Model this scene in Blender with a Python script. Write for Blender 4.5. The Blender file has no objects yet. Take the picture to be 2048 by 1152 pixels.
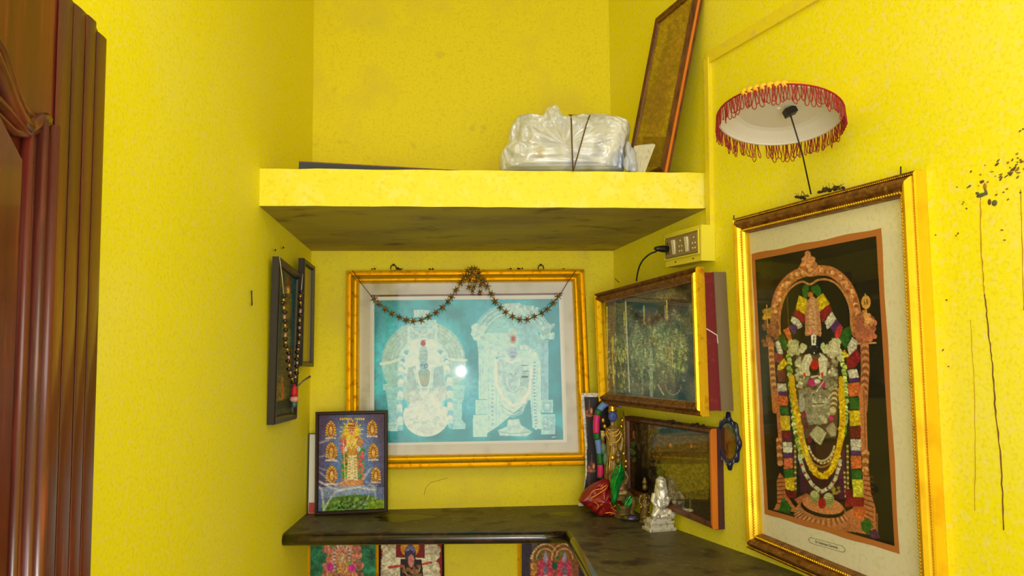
import bpy, bmesh, math, random
import numpy as np
from mathutils import Vector, Matrix, noise as mnoise

S = bpy.context.scene
COL = S.collection
random.seed(7)
rng = np.random.default_rng(7)

# ------------------------------------------------------------------ camera
F_PX = 1500.0
CAMZ = 1.5
PITCH = math.atan(0.0713)
ROLL = 0.009
Fv = Vector((0, math.cos(PITCH), math.sin(PITCH)))
X0 = Vector((1, 0, 0)); U0 = Vector((0, -math.sin(PITCH), math.cos(PITCH)))
Xc = X0 * math.cos(ROLL) - U0 * math.sin(ROLL)
Uc = X0 * math.sin(ROLL) + U0 * math.cos(ROLL)
CAM = Vector((0, 0, CAMZ))
cd = bpy.data.cameras.new('camera'); cam = bpy.data.objects.new('camera', cd); COL.objects.link(cam)
cd.sensor_width = 36.0; cd.lens = F_PX / 2048 * 36.0; cd.clip_start = 0.02
M3 = Matrix((Xc, Uc, -Fv)).transposed()
cam.matrix_world = Matrix.Translation(CAM) @ M3.to_4x4()
S.camera = cam

# ------------------------------------------------------------------ world, lights, exposure
w = bpy.data.worlds.new('world'); S.world = w; w.use_nodes = True
w.node_tree.nodes['Background'].inputs[0].default_value = (1.0, 0.97, 0.92, 1)
w.node_tree.nodes['Background'].inputs[1].default_value = 1.2

def light(name, kind, loc, target, energy, size=0.1, sizey=None, color=(1, 1, 1)):
    l = bpy.data.lights.new(name, kind); l.energy = energy; l.color = color
    if kind == 'AREA':
        l.shape = 'RECTANGLE'; l.size = size; l.size_y = sizey or size
    else:
        l.shadow_soft_size = size
    o = bpy.data.objects.new(name, l); COL.objects.link(o); o.location = loc
    d = Vector(target) - Vector(loc)
    o.rotation_euler = d.to_track_quat('-Z', 'Y').to_euler()
    return o
light('daylight_doorway', 'AREA', (0.35, -1.45, 1.45), (0.1, 2.5, 1.35), 34, 1.5, 2.1, (1.0, 0.98, 0.95))
light('overhead_fill', 'AREA', (0.25, 0.35, 2.82), (0.25, 0.5, 0), 6, 0.6, 0.6, (1.0, 0.98, 0.93))  # unseen soft overhead light added for extra brightness
light('phone_flash', 'POINT', (0.018, 0.0, 1.487), (0, 1, 1.5), 17, 0.006, None, (1.0, 0.98, 0.94))
S.view_settings.view_transform = 'Standard'
S.view_settings.look = 'None'
S.view_settings.exposure = -0.06
S.view_settings.gamma = 1.0
S.view_settings.use_curve_mapping = False

# ------------------------------------------------------------------ geometry helpers
def ray(px, py):
    return Fv + Xc * ((px - 1024) / F_PX) - Uc * ((py - 576) / F_PX)
def unproj(px, py, p0, n):
    r = ray(px, py)
    return CAM + r * ((p0 - CAM).dot(n) / r.dot(n))
def at(px, py, Y):
    r = ray(px, py); return CAM + r * (Y / r.y)
# wall planes (all vertical); normals point into the room
B0 = Vector((0, 2.5, 0)); Bd = Vector((1, 0.072, 0)).normalized(); Bn = Vector((Bd.y, -Bd.x, 0))
cL = unproj(621, 690, B0, Bn); cR = unproj(1230, 690, B0, Bn); cL.z = 0; cR.z = 0
Ld = Vector((0.0093, -1, 0)).normalized(); Ln = Vector((1, 0.0093, 0)).normalized()
Rd = Vector((0.322, -1, 0)).normalized(); Rn = Vector((-1, -0.322, 0)).normalized()
def wb(px, py, off=0.0): return unproj(px, py, B0 + Bn * off, Bn)
def wl(px, py, off=0.0): return unproj(px, py, cL + Ln * off, Ln)
def wr(px, py, off=0.0): return unproj(px, py, cR + Rn * off, Rn)
ZC = wb(900, 1016).z
def zc(Y): return ZC + 0.030 * max(0.0, min(.55, 2.25 - Y)) / 0.55
def on_counter(px, py):
    z = ZC
    for _ in range(6):
        p = unproj(px, py, Vector((0, 0, z)), Vector((0, 0, 1))); z = zc(p.y)
    return p
def project(P):           # P: (N,3) array -> photo pixels (used to lay out the flat prints)
    d = P - np.array(CAM)
    x = d @ np.array(Xc); y = d @ np.array(Uc); z = d @ np.array(Fv)
    return 1024 + F_PX * x / z, 576 - F_PX * y / z

def link(name, me, mat=None, parent=None, smooth=False):
    o = bpy.data.objects.new(name, me); COL.objects.link(o)
    if mat is not None and not me.materials: me.materials.append(mat)
    if parent is not None: o.parent = parent
    if smooth:
        me.polygons.foreach_set('use_smooth', [True] * len(me.polygons))
    return o
def tag(o, label=None, cat=None, group=None, kind=None):
    if label: o['label'] = label
    if cat: o['category'] = cat
    if group: o['group'] = group
    if kind: o['kind'] = kind
    return o
def empty(name, loc, label, cat, group=None):
    o = bpy.data.objects.new(name, None); COL.objects.link(o); o.empty_display_size = 0.02
    o.location = loc
    ROOT[o.name] = Vector(loc)
    return tag(o, label, cat, group)
ROOT = {}
class G:
    """collects geometry in world space; build() links it as one mesh object"""
    def __init__(s): s.v = []; s.f = []
    def add(s, vs, fs):
        b = len(s.v); s.v += [Vector(p) for p in vs]; s.f += [tuple(b + i for i in f) for f in fs]
        return s
    def box(s, c, sx, sy, sz, ax=None):
        ax = ax or (Vector((1, 0, 0)), Vector((0, 1, 0)), Vector((0, 0, 1)))
        c = Vector(c); vs = []
        for k in (-1, 1):
            for j in (-1, 1):
                for i in (-1, 1):
                    vs.append(c + ax[0] * (i * sx / 2) + ax[1] * (j * sy / 2) + ax[2] * (k * sz / 2))
        return s.add(vs, [(0, 2, 3, 1), (4, 5, 7, 6), (0, 1, 5, 4), (2, 6, 7, 3), (0, 4, 6, 2), (1, 3, 7, 5)])
    def hexa(s, bot, top):
        n = len(bot)
        return s.add(list(bot) + list(top), [tuple(reversed(range(n))), tuple(range(n, 2 * n))] +
                     [(i, (i + 1) % n, n + (i + 1) % n, n + i) for i in range(n)])
    def prism(s, pts, n, t):          # polygon extruded by t along n (from pts backwards)
        return s.hexa([Vector(p) - n * t for p in pts], [Vector(p) for p in pts])
    def tube(s, pts, r, k=6, r1=None, cap=True):
        pts = [Vector(p) for p in pts]; n = len(pts); vs = []
        up = Vector((0.3, 0.2, 1)).normalized()
        prev = None
        for i, p in enumerate(pts):
            t = (pts[min(i + 1, n - 1)] - pts[max(i - 1, 0)])
            t = t.normalized() if t.length > 1e-9 else Vector((0, 0, 1))
            a = prev if prev is not None else (up if abs(t.dot(up)) < 0.9 else Vector((1, 0, 0)))
            a = (a - t * a.dot(t)).normalized(); prev = a; b = t.cross(a)
            rr = r[i] if isinstance(r, (list, tuple)) else (r if r1 is None else r + (r1 - r) * i / (n - 1))
            for j in range(k):
                q = 2 * math.pi * j / k
                vs.append(p + a * (rr * math.cos(q)) + b * (rr * math.sin(q)))
        fs = [(i * k + j, i * k + (j + 1) % k, (i + 1) * k + (j + 1) % k, (i + 1) * k + j) for i in range(n - 1) for j in range(k)]
        if cap: fs += [tuple(reversed(range(k))), tuple((n - 1) * k + j for j in range(k))]
        return s.add(vs, fs)
    def lathe(s, prof, c, k=20, ax=None, sx=1, sy=1, cap=True):   # prof: (r,h)
        ax = ax or (Vector((1, 0, 0)), Vector((0, 1, 0)), Vector((0, 0, 1))); c = Vector(c); vs = []
        for r, h in prof:
            for j in range(k):
                q = 2 * math.pi * j / k
                vs.append(c + ax[0] * (r * sx * math.cos(q)) + ax[1] * (r * sy * math.sin(q)) + ax[2] * h)
        n = len(prof)
        fs = [(i * k + j, i * k + (j + 1) % k, (i + 1) * k + (j + 1) % k, (i + 1) * k + j) for i in range(n - 1) for j in range(k)]
        fs += [tuple(reversed(range(k))), tuple((n - 1) * k + j for j in range(k))] if cap else [((n - 1) * k + j, (n - 1) * k + (j + 1) % k, (j + 1) % k, j) for j in range(k)]
        return s.add(vs, fs)
    def sph(s, c, rx, ry=None, rz=None, k=10, m=7, ax=None):
        ry = ry or rx; rz = rz or rx
        prof = [(math.sin(math.pi * (i + .02) / (m + .04)), -math.cos(math.pi * (i + .02) / (m + .04))) for i in range(m + 1)]
        ax = ax or (Vector((1, 0, 0)), Vector((0, 1, 0)), Vector((0, 0, 1)))
        return s.lathe([(a, b * rz) for a, b in prof], c, k, ax, rx, ry)
    def build(s, name, mat=None, parent=None, smooth=False):
        me = bpy.data.meshes.new(name)
        org = world_origin(parent) if parent is not None else Vector((0, 0, 0))
        me.from_pydata([tuple(p - org) for p in s.v], [], s.f); me.update()
        bm = bmesh.new(); bm.from_mesh(me); bmesh.ops.recalc_face_normals(bm, faces=bm.faces); bm.to_mesh(me); bm.free()
        return link(name, me, mat, parent, smooth)
def world_origin(o):
    p = Vector((0, 0, 0))
    while o is not None: p += o.location; o = o.parent
    return p

# ------------------------------------------------------------------ materials
def lin(c): return tuple(((x / 255) / 12.92 if x / 255 <= 0.04045 else ((x / 255 + 0.055) / 1.055) ** 2.4) for x in c)
def mat(name, rgb, rough=0.6, metal=0.0, spots=None, nscale=30, bump=0.0, bscale=200, spec=0.5, coat=0.0, stretch=None, lo=0.42, hi=0.6, detail=4):
    m = bpy.data.materials.new(name); m.use_nodes = True; nt = m.node_tree; N = nt.nodes; L = nt.links
    b = N['Principled BSDF']; c = (*lin(rgb), 1)
    b.inputs['Base Color'].default_value = c; b.inputs['Roughness'].default_value = rough
    b.inputs['Metallic'].default_value = metal; b.inputs['Specular IOR Level'].default_value = spec
    b.inputs['Coat Weight'].default_value = coat; b.inputs['Coat Roughness'].default_value = 0.08
    tc = N.new('ShaderNodeTexCoord'); mp = N.new('ShaderNodeMapping'); L.new(tc.outputs['Object'], mp.inputs[0])
    if stretch: mp.inputs['Scale'].default_value = stretch
    src = None
    for sp in (spots or []):
        rgb2, sc, l, h = (list(sp) + [nscale, lo, hi])[:4] if len(sp) < 4 else sp[:4]
        n = N.new('ShaderNodeTexNoise'); n.inputs['Scale'].default_value = sc; n.inputs['Detail'].default_value = detail
        L.new(mp.outputs[0], n.inputs['Vector'])
        r = N.new('ShaderNodeValToRGB'); r.color_ramp.elements[0].position = l; r.color_ramp.elements[1].position = h
        r.color_ramp.elements[0].color = (0, 0, 0, 1); r.color_ramp.elements[1].color = (1, 1, 1, 1)
        L.new(n.outputs['Fac'], r.inputs[0])
        mx = N.new('ShaderNodeMix'); mx.data_type = 'RGBA'
        L.new(r.outputs[0], mx.inputs['Factor'])
        if src: L.new(src, mx.inputs['A'])
        else: mx.inputs['A'].default_value = c
        mx.inputs['B'].default_value = (*lin(rgb2), 1); src = mx.outputs['Result']
    if src: L.new(src, b.inputs['Base Color'])
    if bump:
        n = N.new('ShaderNodeTexNoise'); n.inputs['Scale'].default_value = bscale; n.inputs['Detail'].default_value = 3
        L.new(mp.outputs[0], n.inputs['Vector']); bp = N.new('ShaderNodeBump'); bp.inputs['Strength'].default_value = bump
        bp.inputs['Distance'].default_value = 0.002; L.new(n.outputs['Fac'], bp.inputs['Height']); L.new(bp.outputs[0], b.inputs['Normal'])
    return m
YEL = (245, 234, 22)
m_wall = mat('yellow_wall_paint', YEL, 0.62, spots=[((245, 234, 84), 2.4, 0.48, 0.72), ((242, 228, 128), 85, 0.52, 0.74), ((236, 222, 16), 150, 0.5, 0.72)], bump=0.06, bscale=160, spec=0.35)
m_wallb = mat('yellow_wall_paint_niche', (240, 224, 18), 0.6, spots=[((226, 206, 60), 5.0, 0.50, 0.75), ((206, 182, 60), 16, 0.66, 0.80), ((228, 210, 26), 130, 0.5, 0.7)], bump=0.15, bscale=130, spec=0.35)
m_slab = mat('yellow_slab_paint', (248, 234, 44), 0.55, spots=[((248, 238, 110), 24, 0.5, 0.7), ((238, 222, 36), 80, 0.52, 0.7)], bump=0.2, bscale=140)
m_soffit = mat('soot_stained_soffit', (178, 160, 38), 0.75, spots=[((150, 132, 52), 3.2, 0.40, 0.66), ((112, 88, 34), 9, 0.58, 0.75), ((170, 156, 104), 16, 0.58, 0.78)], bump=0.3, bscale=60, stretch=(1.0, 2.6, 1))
m_ceil = mat('white_ceiling', (225, 220, 205), 0.8, spots=[((210, 205, 190), 5)])
m_floor = mat('grey_floor', (120, 112, 100), 0.4, spots=[((95, 88, 78), 6)])
m_conduit = mat('painted_casing', (240, 220, 40), 0.5, spots=[((226, 206, 90), 50, 0.52, 0.7)])
m_granite = mat('dusty_black_granite', (84, 74, 50), 0.5, spots=[((104, 94, 56), 6, 0.40, 0.70), ((124, 116, 86), 70, 0.56, 0.74), ((58, 48, 36), 14, 0.54, 0.66)], bump=0.1, bscale=90, spec=0.35)
m_granedge = mat('polished_granite_edge', (30, 22, 20), 0.16, spots=[((62, 36, 28), 45, 0.5, 0.65)], spec=0.8)
m_wood = mat('varnished_door_wood', (98, 34, 26), 0.3, spots=[((70, 26, 20), 7, 0.35, 0.65), ((122, 52, 38), 20, 0.55, 0.8)], stretch=(5, 5, 0.35), bump=0.05, bscale=60, coat=0.25)
m_gold = mat('gilded_moulding', (248, 200, 30), 0.3, 0.75, spots=[((196, 136, 18), 50, 0.55, 0.75)], bump=0.25, bscale=260)
m_goldp = mat('plain_gold_moulding', (248, 204, 36), 0.28, 0.6, spots=[((222, 164, 20), 18, 0.5, 0.8)])
m_goldd = mat('shaded_gold_bronze_trim', (136, 88, 34), 0.5, 0.35, spots=[((98, 58, 20), 50, 0.45, 0.65), ((166, 120, 46), 90, 0.56, 0.7)], bump=0.5, bscale=180)  # dim gold reflection put into colour for end rails; plain bronze on beads
m_mat = mat('grey_mount_board', (206, 200, 184), 0.85, spots=[((180, 174, 150), 14, 0.5, 0.7)])
m_matw = mat('cream_mount_board', (226, 220, 200), 0.85, spots=[((216, 210, 176), 120, 0.5, 0.7)])
m_tan = mat('tan_paper_border', (184, 112, 52), 0.8)
m_white = mat('white_card', (228, 226, 218), 0.7)
m_brownw = mat('brown_wood_frame', (112, 60, 26), 0.4, spots=[((70, 36, 16), 20, 0.45, 0.65)], stretch=(3, 3, 1))
m_orangew = mat('orange_wood_edge', (214, 118, 34), 0.4, spots=[((180, 90, 24), 30)])
m_black = mat('black_painted_frame', (38, 30, 36), 0.35, spots=[((62, 50, 58), 60)], spec=0.6)
m_blackb = mat('dark_brown_frame', (46, 28, 24), 0.35, spots=[((62, 42, 34), 50)])
m_maroon = mat('maroon_cloth_tape', (116, 22, 34), 0.6, spots=[((92, 16, 28), 22), ((128, 40, 44), 60, .55, .7)])
m_greyw = mat('grey_board_edge', (124, 108, 84), 0.6, spots=[((96, 84, 66), 18)])
m_purple = mat('dark_purple_board', (70, 34, 44), 0.5)
m_dirt = mat('mud_dirt', (62, 42, 22), 0.9, bump=0.5, bscale=300)
m_string = mat('brown_string', (92, 66, 30), 0.8)
m_wire = mat('black_wire', (18, 18, 20), 0.4)
m_brass = mat('aged_brass', (176, 146, 74), 0.42, 0.35, spots=[((120, 84, 40), 60, .5, .7), ((196, 186, 120), 110, .55, .7)], bump=0.5, bscale=350)
m_bronze = mat('dark_bronze', (128, 104, 56), 0.38, 0.45, spots=[((74, 54, 28), 60)], bump=0.5, bscale=300)
m_gilt = mat('bright_gilt', (222, 170, 56), 0.25, 0.85, bump=0.3, bscale=300)
m_silver = mat('silver_metal', (236, 232, 222), 0.3, 0.45, spots=[((176, 168, 150), 90, .52, .7)], bump=0.25, bscale=260)
m_blueface = mat('blue_painted_skin', (74, 92, 176), 0.5)
m_redf = mat('red_fringe_cord', (150, 16, 28), 0.55)
m_pwhite = mat('white_enamel', (232, 226, 214), 0.4, spots=[((214, 204, 190), 9)])
m_steel = mat('dark_metal', (52, 50, 48), 0.4, 0.6)
m_iron = mat('rusty_nail', (70, 52, 36), 0.6, 0.4)
m_swb = mat('yellow_switch_box', (236, 222, 60), 0.55, spots=[((212, 196, 60), 30)])
m_swp = mat('dirty_ivory_plate', (150, 128, 84), 0.5, spots=[((112, 92, 56), 40)])
m_swi = mat('ivory_plastic', (226, 216, 186), 0.4)

def glassmat(name, tint=(1, 1, 1), fres=1.45, rough=0.02, haze=0.0):
    m = bpy.data.materials.new(name); m.use_nodes = True; nt = m.node_tree; N = nt.nodes; L = nt.links
    N.remove(N['Principled BSDF']); out = N['Material Output']
    t = N.new('ShaderNodeBsdfTransparent'); t.inputs[0].default_value = (*tint, 1)
    g = N.new('ShaderNodeBsdfGlossy'); g.inputs['Roughness'].default_value = rough
    f = N.new('ShaderNodeFresnel'); f.inputs[0].default_value = fres
    ge = N.new('ShaderNodeNewGeometry'); iv = N.new('ShaderNodeMath'); iv.operation = 'SUBTRACT'; iv.inputs[0].default_value = 1.0
    L.new(ge.outputs['Backfacing'], iv.inputs[1]); mu = N.new('ShaderNodeMath'); mu.operation = 'MULTIPLY'
    L.new(f.outputs[0], mu.inputs[0]); L.new(iv.outputs[0], mu.inputs[1])
    mx = N.new('ShaderNodeMixShader'); L.new(mu.outputs[0], mx.inputs[0]); L.new(t.outputs[0], mx.inputs[1]); L.new(g.outputs[0], mx.inputs[2])
    last = mx
    if haze:
        d = N.new('ShaderNodeBsdfDiffuse'); d.inputs[0].default_value = (0.8, 0.8, 0.75, 1)
        m2 = N.new('ShaderNodeMixShader'); m2.inputs[0].default_value = haze
        L.new(mx.outputs[0], m2.inputs[1]); L.new(d.outputs[0], m2.inputs[2]); last = m2
    L.new(last.outputs[0], out.inputs[0]); return m
m_glass = glassmat('picture_glass', haze=0.0)
m_glass_b = glassmat('dusty_picture_glass', fres=1.45, rough=0.04, haze=0.0)
m_glass_r = glassmat('dark_picture_glass', fres=1.7, rough=0.03, haze=0.0)

def printmat(name, rough=0.5, spec=0.3):
    m = bpy.data.materials.new(name); m.use_nodes = True; nt = m.node_tree
    b = nt.nodes['Principled BSDF']; b.inputs['Roughness'].default_value = rough; b.inputs['Specular IOR Level'].default_value = spec
    a = nt.nodes.new('ShaderNodeAttribute'); a.attribute_name = 'Col'; nt.links.new(a.outputs['Color'], b.inputs['Base Color'])
    return m
m_print = printmat('printed_paper'); m_prints = printmat('satin_print', .45, .3); m_printg = printmat('laminated_print', 0.12, 0.8)

# ------------------------------------------------------------------ painting of flat prints
_T = rng.random((256, 256))
def vnoise(x, y):
    xi = np.floor(x).astype(int); yi = np.floor(y).astype(int); fx = x - xi; fy = y - yi
    fx = fx * fx * (3 - 2 * fx); fy = fy * fy * (3 - 2 * fy)
    g = lambda a, b: _T[a & 255, b & 255]
    return (g(xi, yi) * (1 - fx) + g(xi + 1, yi) * fx) * (1 - fy) + (g(xi, yi + 1) * (1 - fx) + g(xi + 1, yi + 1) * fx) * fy
class Paint:
    def __init__(s, X, Y, bg):
        s.X = X; s.Y = Y; s.C = np.tile(np.array(bg, float), (len(X), 1)); s.o = (0, 0, 1.0)
        s.rg = random.Random(3)
    def frame(s, x0, y0, k): s.o = (x0, y0, k)
    def t(s, p): return (p[0] / s.o[2] + s.o[0], p[1] / s.o[2] + s.o[1])
    def mix(s, idx, a, col):
        a = np.clip(a, 0, 1)[:, None]; s.C[idx] = s.C[idx] * (1 - a) + np.array(col, float) * a
    def sel(s, x0, x1, y0, y1, pad=0):
        return np.nonzero((s.X > x0 - pad) & (s.X < x1 + pad) & (s.Y > y0 - pad) & (s.Y < y1 + pad))[0]
    def ell(s, cx, cy, rx, ry, col, a=1.0, soft=1.0, rot=0):
        cx, cy = s.t((cx, cy)); rx /= s.o[2]; ry /= s.o[2]; R = max(rx, ry)
        i = s.sel(cx - R, cx + R, cy - R, cy + R, R * .5 + 2 + soft)
        dx = s.X[i] - cx; dy = s.Y[i] - cy; c_, s_ = math.cos(rot), math.sin(rot)
        u = (dx * c_ + dy * s_) / rx; v = (-dx * s_ + dy * c_) / ry
        d = (np.sqrt(u * u + v * v) - 1) * min(rx, ry)
        s.mix(i, a * np.clip(0.5 - d / soft, 0, 1), col)
    def poly(s, pts, col, a=1.0):
        P = [s.t(p) for p in pts]; xs = [p[0] for p in P]; ys = [p[1] for p in P]
        i = s.sel(min(xs), max(xs), min(ys), max(ys), 1); x = s.X[i]; y = s.Y[i]; ins = np.zeros(len(i), bool)
        for (x1, y1), (x2, y2) in zip(P, P[1:] + P[:1]):
            if y1 == y2: continue
            c = ((y1 > y) != (y2 > y)) & (x < (x2 - x1) * (y - y1) / (y2 - y1) + x1); ins ^= c
        s.mix(i, ins * a, col)
    def rect(s, x0, y0, x1, y1, col, a=1.0): s.poly([(x0, y0), (x1, y0), (x1, y1), (x0, y1)], col, a)
    def stroke(s, pts, w, col, a=1.0, soft=1.0):
        P = [s.t(p) for p in pts]; w = w / s.o[2] / 2
        xs = [p[0] for p in P]; ys = [p[1] for p in P]
        i = s.sel(min(xs), max(xs), min(ys), max(ys), w + 2); x = s.X[i]; y = s.Y[i]; d = np.full(len(i), 1e9)
        for (x1, y1), (x2, y2) in zip(P, P[1:]):
            dx, dy = x2 - x1, y2 - y1; L2 = dx * dx + dy * dy + 1e-9
            tt = np.clip(((x - x1) * dx + (y - y1) * dy) / L2, 0, 1)
            d = np.minimum(d, np.hypot(x - x1 - tt * dx, y - y1 - tt * dy))
        s.mix(i, a * np.clip(0.5 - (d - w) / soft, 0, 1), col)
    def arc(s, cx, cy, rx, ry, a0, a1, w, col, a=1.0, n=20, soft=1.0):
        s.stroke([(cx + rx * math.cos(math.radians(a0 + (a1 - a0) * k / n)), cy - ry * math.sin(math.radians(a0 + (a1 - a0) * k / n))) for k in range(n + 1)], w, col, a, soft)
    def beads(s, pts, r, cols, step, jit=0.0, a=1.0, block=1, rnd=0.0):
        P = [Vector((p[0], p[1], 0)) for p in pts]; k = 0; left = 0.0
        for p, q in zip(P, P[1:]):
            L = (q - p).length; d = left
            while d < L:
                c = p.lerp(q, d / L); col = cols[(k // block) % len(cols)]
                v = 1 + s.rg.uniform(-rnd, rnd)
                s.ell(c.x + s.rg.uniform(-jit, jit), c.y + s.rg.uniform(-jit, jit), r, r, [min(255, x * v) for x in col], a)
                k += 1; d += step
            left = d - L
    def fluff(s, x0, y0, x1, y1, col, n=14, r=10, rnd=.18, sh=0):   # a block of flowers
        for k in range(n):
            u = s.rg.random(); v = s.rg.random(); f = 1 + s.rg.uniform(-rnd, rnd)
            s.ell(x0 + (x1 - x0) * u, y0 + (y1 - y0) * v + sh * u, r * s.rg.uniform(.7, 1.1), r * s.rg.uniform(.7, 1.1), [min(255, c * f) for c in col])
    def mottle(s, scale, amp, sx=1.0, sy=1.0):
        n = vnoise(s.X / scale * sx + 11, s.Y / scale * sy + 5) - .5
        s.C = s.C * (1 + amp * 2 * n)[:, None]
    def colors(s, gain=1.0):
        c = np.clip(s.C / 255, 0, 1); c = np.where(c <= .04045, c / 12.92, ((c + .055) / 1.055) ** 2.4) * np.array(gain)
        return np.clip(c, 0, 0.95)
def grid_surface(name, fn, nu, nv, paint, parent=None, gain=1.0, material=None, bg=(128, 128, 128)):
    """a finely divided flat sheet; every vertex carries the colour of the print there"""
    org = world_origin(parent) if parent is not None else Vector((0, 0, 0))
    U, V = np.meshgrid(np.linspace(0, 1, nu), np.linspace(0, 1, nv)); U = U.ravel(); V = V.ravel()
    P = fn(U, V); X, Y = project(P)
    p = Paint(X, Y, bg); paint(p)
    col = np.ones((len(U), 4), np.float32); col[:, :3] = p.colors(gain)
    me = bpy.data.meshes.new(name)
    i = np.arange(nu * nv).reshape(nv, nu)
    q = np.stack([i[:-1, :-1], i[1:, :-1], i[1:, 1:], i[:-1, 1:]], -1).reshape(-1, 4)
    me.vertices.add(nu * nv); me.vertices.foreach_set('co', (P - np.array(org)).astype(np.float32).ravel())
    me.loops.add(q.size); me.loops.foreach_set('vertex_index', q.ravel().astype(np.int32))
    me.polygons.add(len(q)); me.polygons.foreach_set('loop_start', np.arange(0, q.size, 4, dtype=np.int32))
    me.update(calc_edges=True)
    ca = me.color_attributes.new('Col', 'FLOAT_COLOR', 'POINT'); ca.data.foreach_set('color', col.ravel())
    me.validate()
    return link(name, me, material or m_print, parent, True)
def quadfn(c, n, off=0.0):
    A = [np.array(p + n * off) for p in c]
    def fn(U, V):
        U = U[:, None]; V = V[:, None]
        return (A[0] * (1 - U) + A[1] * U) * (1 - V) + (A[3] * (1 - U) + A[2] * U) * V
    return fn
def rail(c, n, prof, name, mat_, parent, sides=(0, 1, 2, 3), smooth=False):
    """mitred moulding around quad c (TL,TR,BR,BL); prof = [(inset, height)]"""
    rings = []
    for ins, h in prof:
        ring = []
        for k in range(4):
            e1 = (c[(k + 1) % 4] - c[k]).normalized(); e2 = (c[k - 1] - c[k]).normalized()
            ring.append(c[k] + (e1 + e2) * ins + n * h)
        rings.append(ring)
    m = len(prof); last = None
    for k in sides:
        g = G(); vs = [rings[i][k] for i in range(m)] + [rings[i][(k + 1) % 4] for i in range(m)]
        fs = [(i, i + 1, m + i + 1, m + i) for i in range(m - 1)] + [(m - 1, 0, m, 2 * m - 1)]
        fs += [tuple(range(m)), tuple(reversed(range(m, 2 * m)))]
        g.add(vs, fs); last = g.build(name, mat_, parent, smooth)
    return last
def inset(c, d):
    return [c[k] + ((c[(k + 1) % 4] - c[k]).normalized() + (c[k - 1] - c[k]).normalized()) * d for k in range(4)]
def beadrow(c, n, ins, h, r, step, name, mat_, parent, sides=(0, 1, 2, 3)):
    q = inset(c, ins); g = G()
    for k in sides:
        a, b = q[k], q[(k + 1) % 4]; L = (b - a).length; m = int(L / step)
        for i in range(m):
            g.sph(a.lerp(b, (i + .5) / m) + n * h, r, r, r * .9, 5, 3)
    return tag(g.build(name, mat_, parent, True), kind='stuff')
# ------------------------------------------------------------------ the setting
Z = Vector((0, 0, 1)); HC = 2.9
def struct(g, name, m, smooth=False):
    return tag(g.build(name, m, None, smooth), kind='structure')
def wallbox(a, b, z0, z1, n, t=0.15):     # a wall whose room face runs from a to b, thickness behind it
    return G().hexa([Vector((p.x, p.y, z0)) for p in (a, b, b - n * t, a - n * t)], [Vector((p.x, p.y, z1)) for p in (a, b, b - n * t, a - n * t)])
Lend = cL + Ld * 3.95; Rend = cR + Rd * 4.25
def shell(a, b, n): return wallbox(a, b, 0, HC, n)
back_w = struct(shell(cL - Bd * .15, cR + Bd * .2, Bn), 'wall_back', m_wallb)
left_w = struct(shell(cL, Lend, Ln), 'wall_left', m_wall)
right_w = struct(shell(cR, Rend, Rn), 'wall_right', m_wall)
g = G().box((0.6, 0.5, -0.05), 4.2, 4.6, 0.1); struct(g, 'floor', m_floor)
g = G().box((0.6, 0.5, HC + .05), 4.2, 4.6, 0.1); struct(g, 'ceiling', m_ceil)
# wall behind the camera with the wide doorway that lets the daylight in
g = G(); g.box((-0.62, -1.6, 1.45), 0.34, .12, 2.9); g.box((1.55, -1.6, 1.45), 0.7, .12, 2.9); g.box((0.38, -1.6, 2.7), 1.7, .12, 0.4)
struct(g, 'wall_front', m_wall)

# concrete loft slab across the niche
Yl = wl(519, 400).y; Yr = wr(1413, 400).y
zt = (wl(519, 336).z + wr(1413, 345).z) / 2
def pz(p, z): return Vector((p.x, p.y, z))
fl = wl(519, 400); fr = wr(1413, 400)
bl = cL; br = cR
zbf_l = wl(519, 411.5).z; zbf_r = wr(1413, 417).z; zbb = wb(900, 501.5).z
ztl = wl(519, 336).z; ztr = wr(1413, 345).z
over = 0.0
g = G(); NB = 24; rnd = random.Random(4)
tops, bots, tb, bb = [], [], [], []
for i in range(NB + 1):
    u = i / NB; p = fl.lerp(fr, u); q = bl.lerp(br, u)
    jt = rnd.uniform(-.0012, .0012); jb = rnd.uniform(-.0008, .0008)
    tops.append(pz(p, ztl + (ztr - ztl) * u + jt)); bots.append(pz(p, zbf_l + (zbf_r - zbf_l) * u + jb))
    tb.append(pz(q, ztl + (ztr - ztl) * u)); bb.append(pz(q, zbb))
vs = tops + bots + tb + bb; n1 = NB + 1
fs = []
for i in range(NB):
    fs += [(i, i + 1, n1 + i + 1, n1 + i), (2 * n1 + i, 2 * n1 + i + 1, i + 1, i)]
g.add(vs, fs + [(0, n1, 3 * n1, 2 * n1), (NB, 2 * n1 + NB, 3 * n1 + NB, n1 + NB)])
slab = struct(g, 'trim_1', m_slab); slab.name = 'trim_1'
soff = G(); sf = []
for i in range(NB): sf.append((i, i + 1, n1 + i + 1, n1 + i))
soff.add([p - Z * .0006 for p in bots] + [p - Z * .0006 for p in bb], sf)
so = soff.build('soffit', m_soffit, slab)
SLABZ = lambda p: ztl + (ztr - ztl) * ((p - fl).dot((fr - fl)) / (fr - fl).length_squared)

# painted wiring casing on the right wall
def wallstrip(pxa, pxb, wdt, t, name, m, vertical):
    a = wr(*pxa); b = wr(*pxb); d = (b - a).normalized(); s = Rn.cross(d).normalized()
    c = (a + b) / 2 + Rn * t / 2
    return struct(G().box(c, (b - a).length, wdt, t, (d, s, Rn)), name, m)
wallstrip((1419, 118), (1424, 452), 0.020, 0.012, 'trim_2', m_conduit, True)
wallstrip((1417, 118), (1700, -48), 0.030, 0.009, 'trim_3', m_conduit, False)

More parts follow.
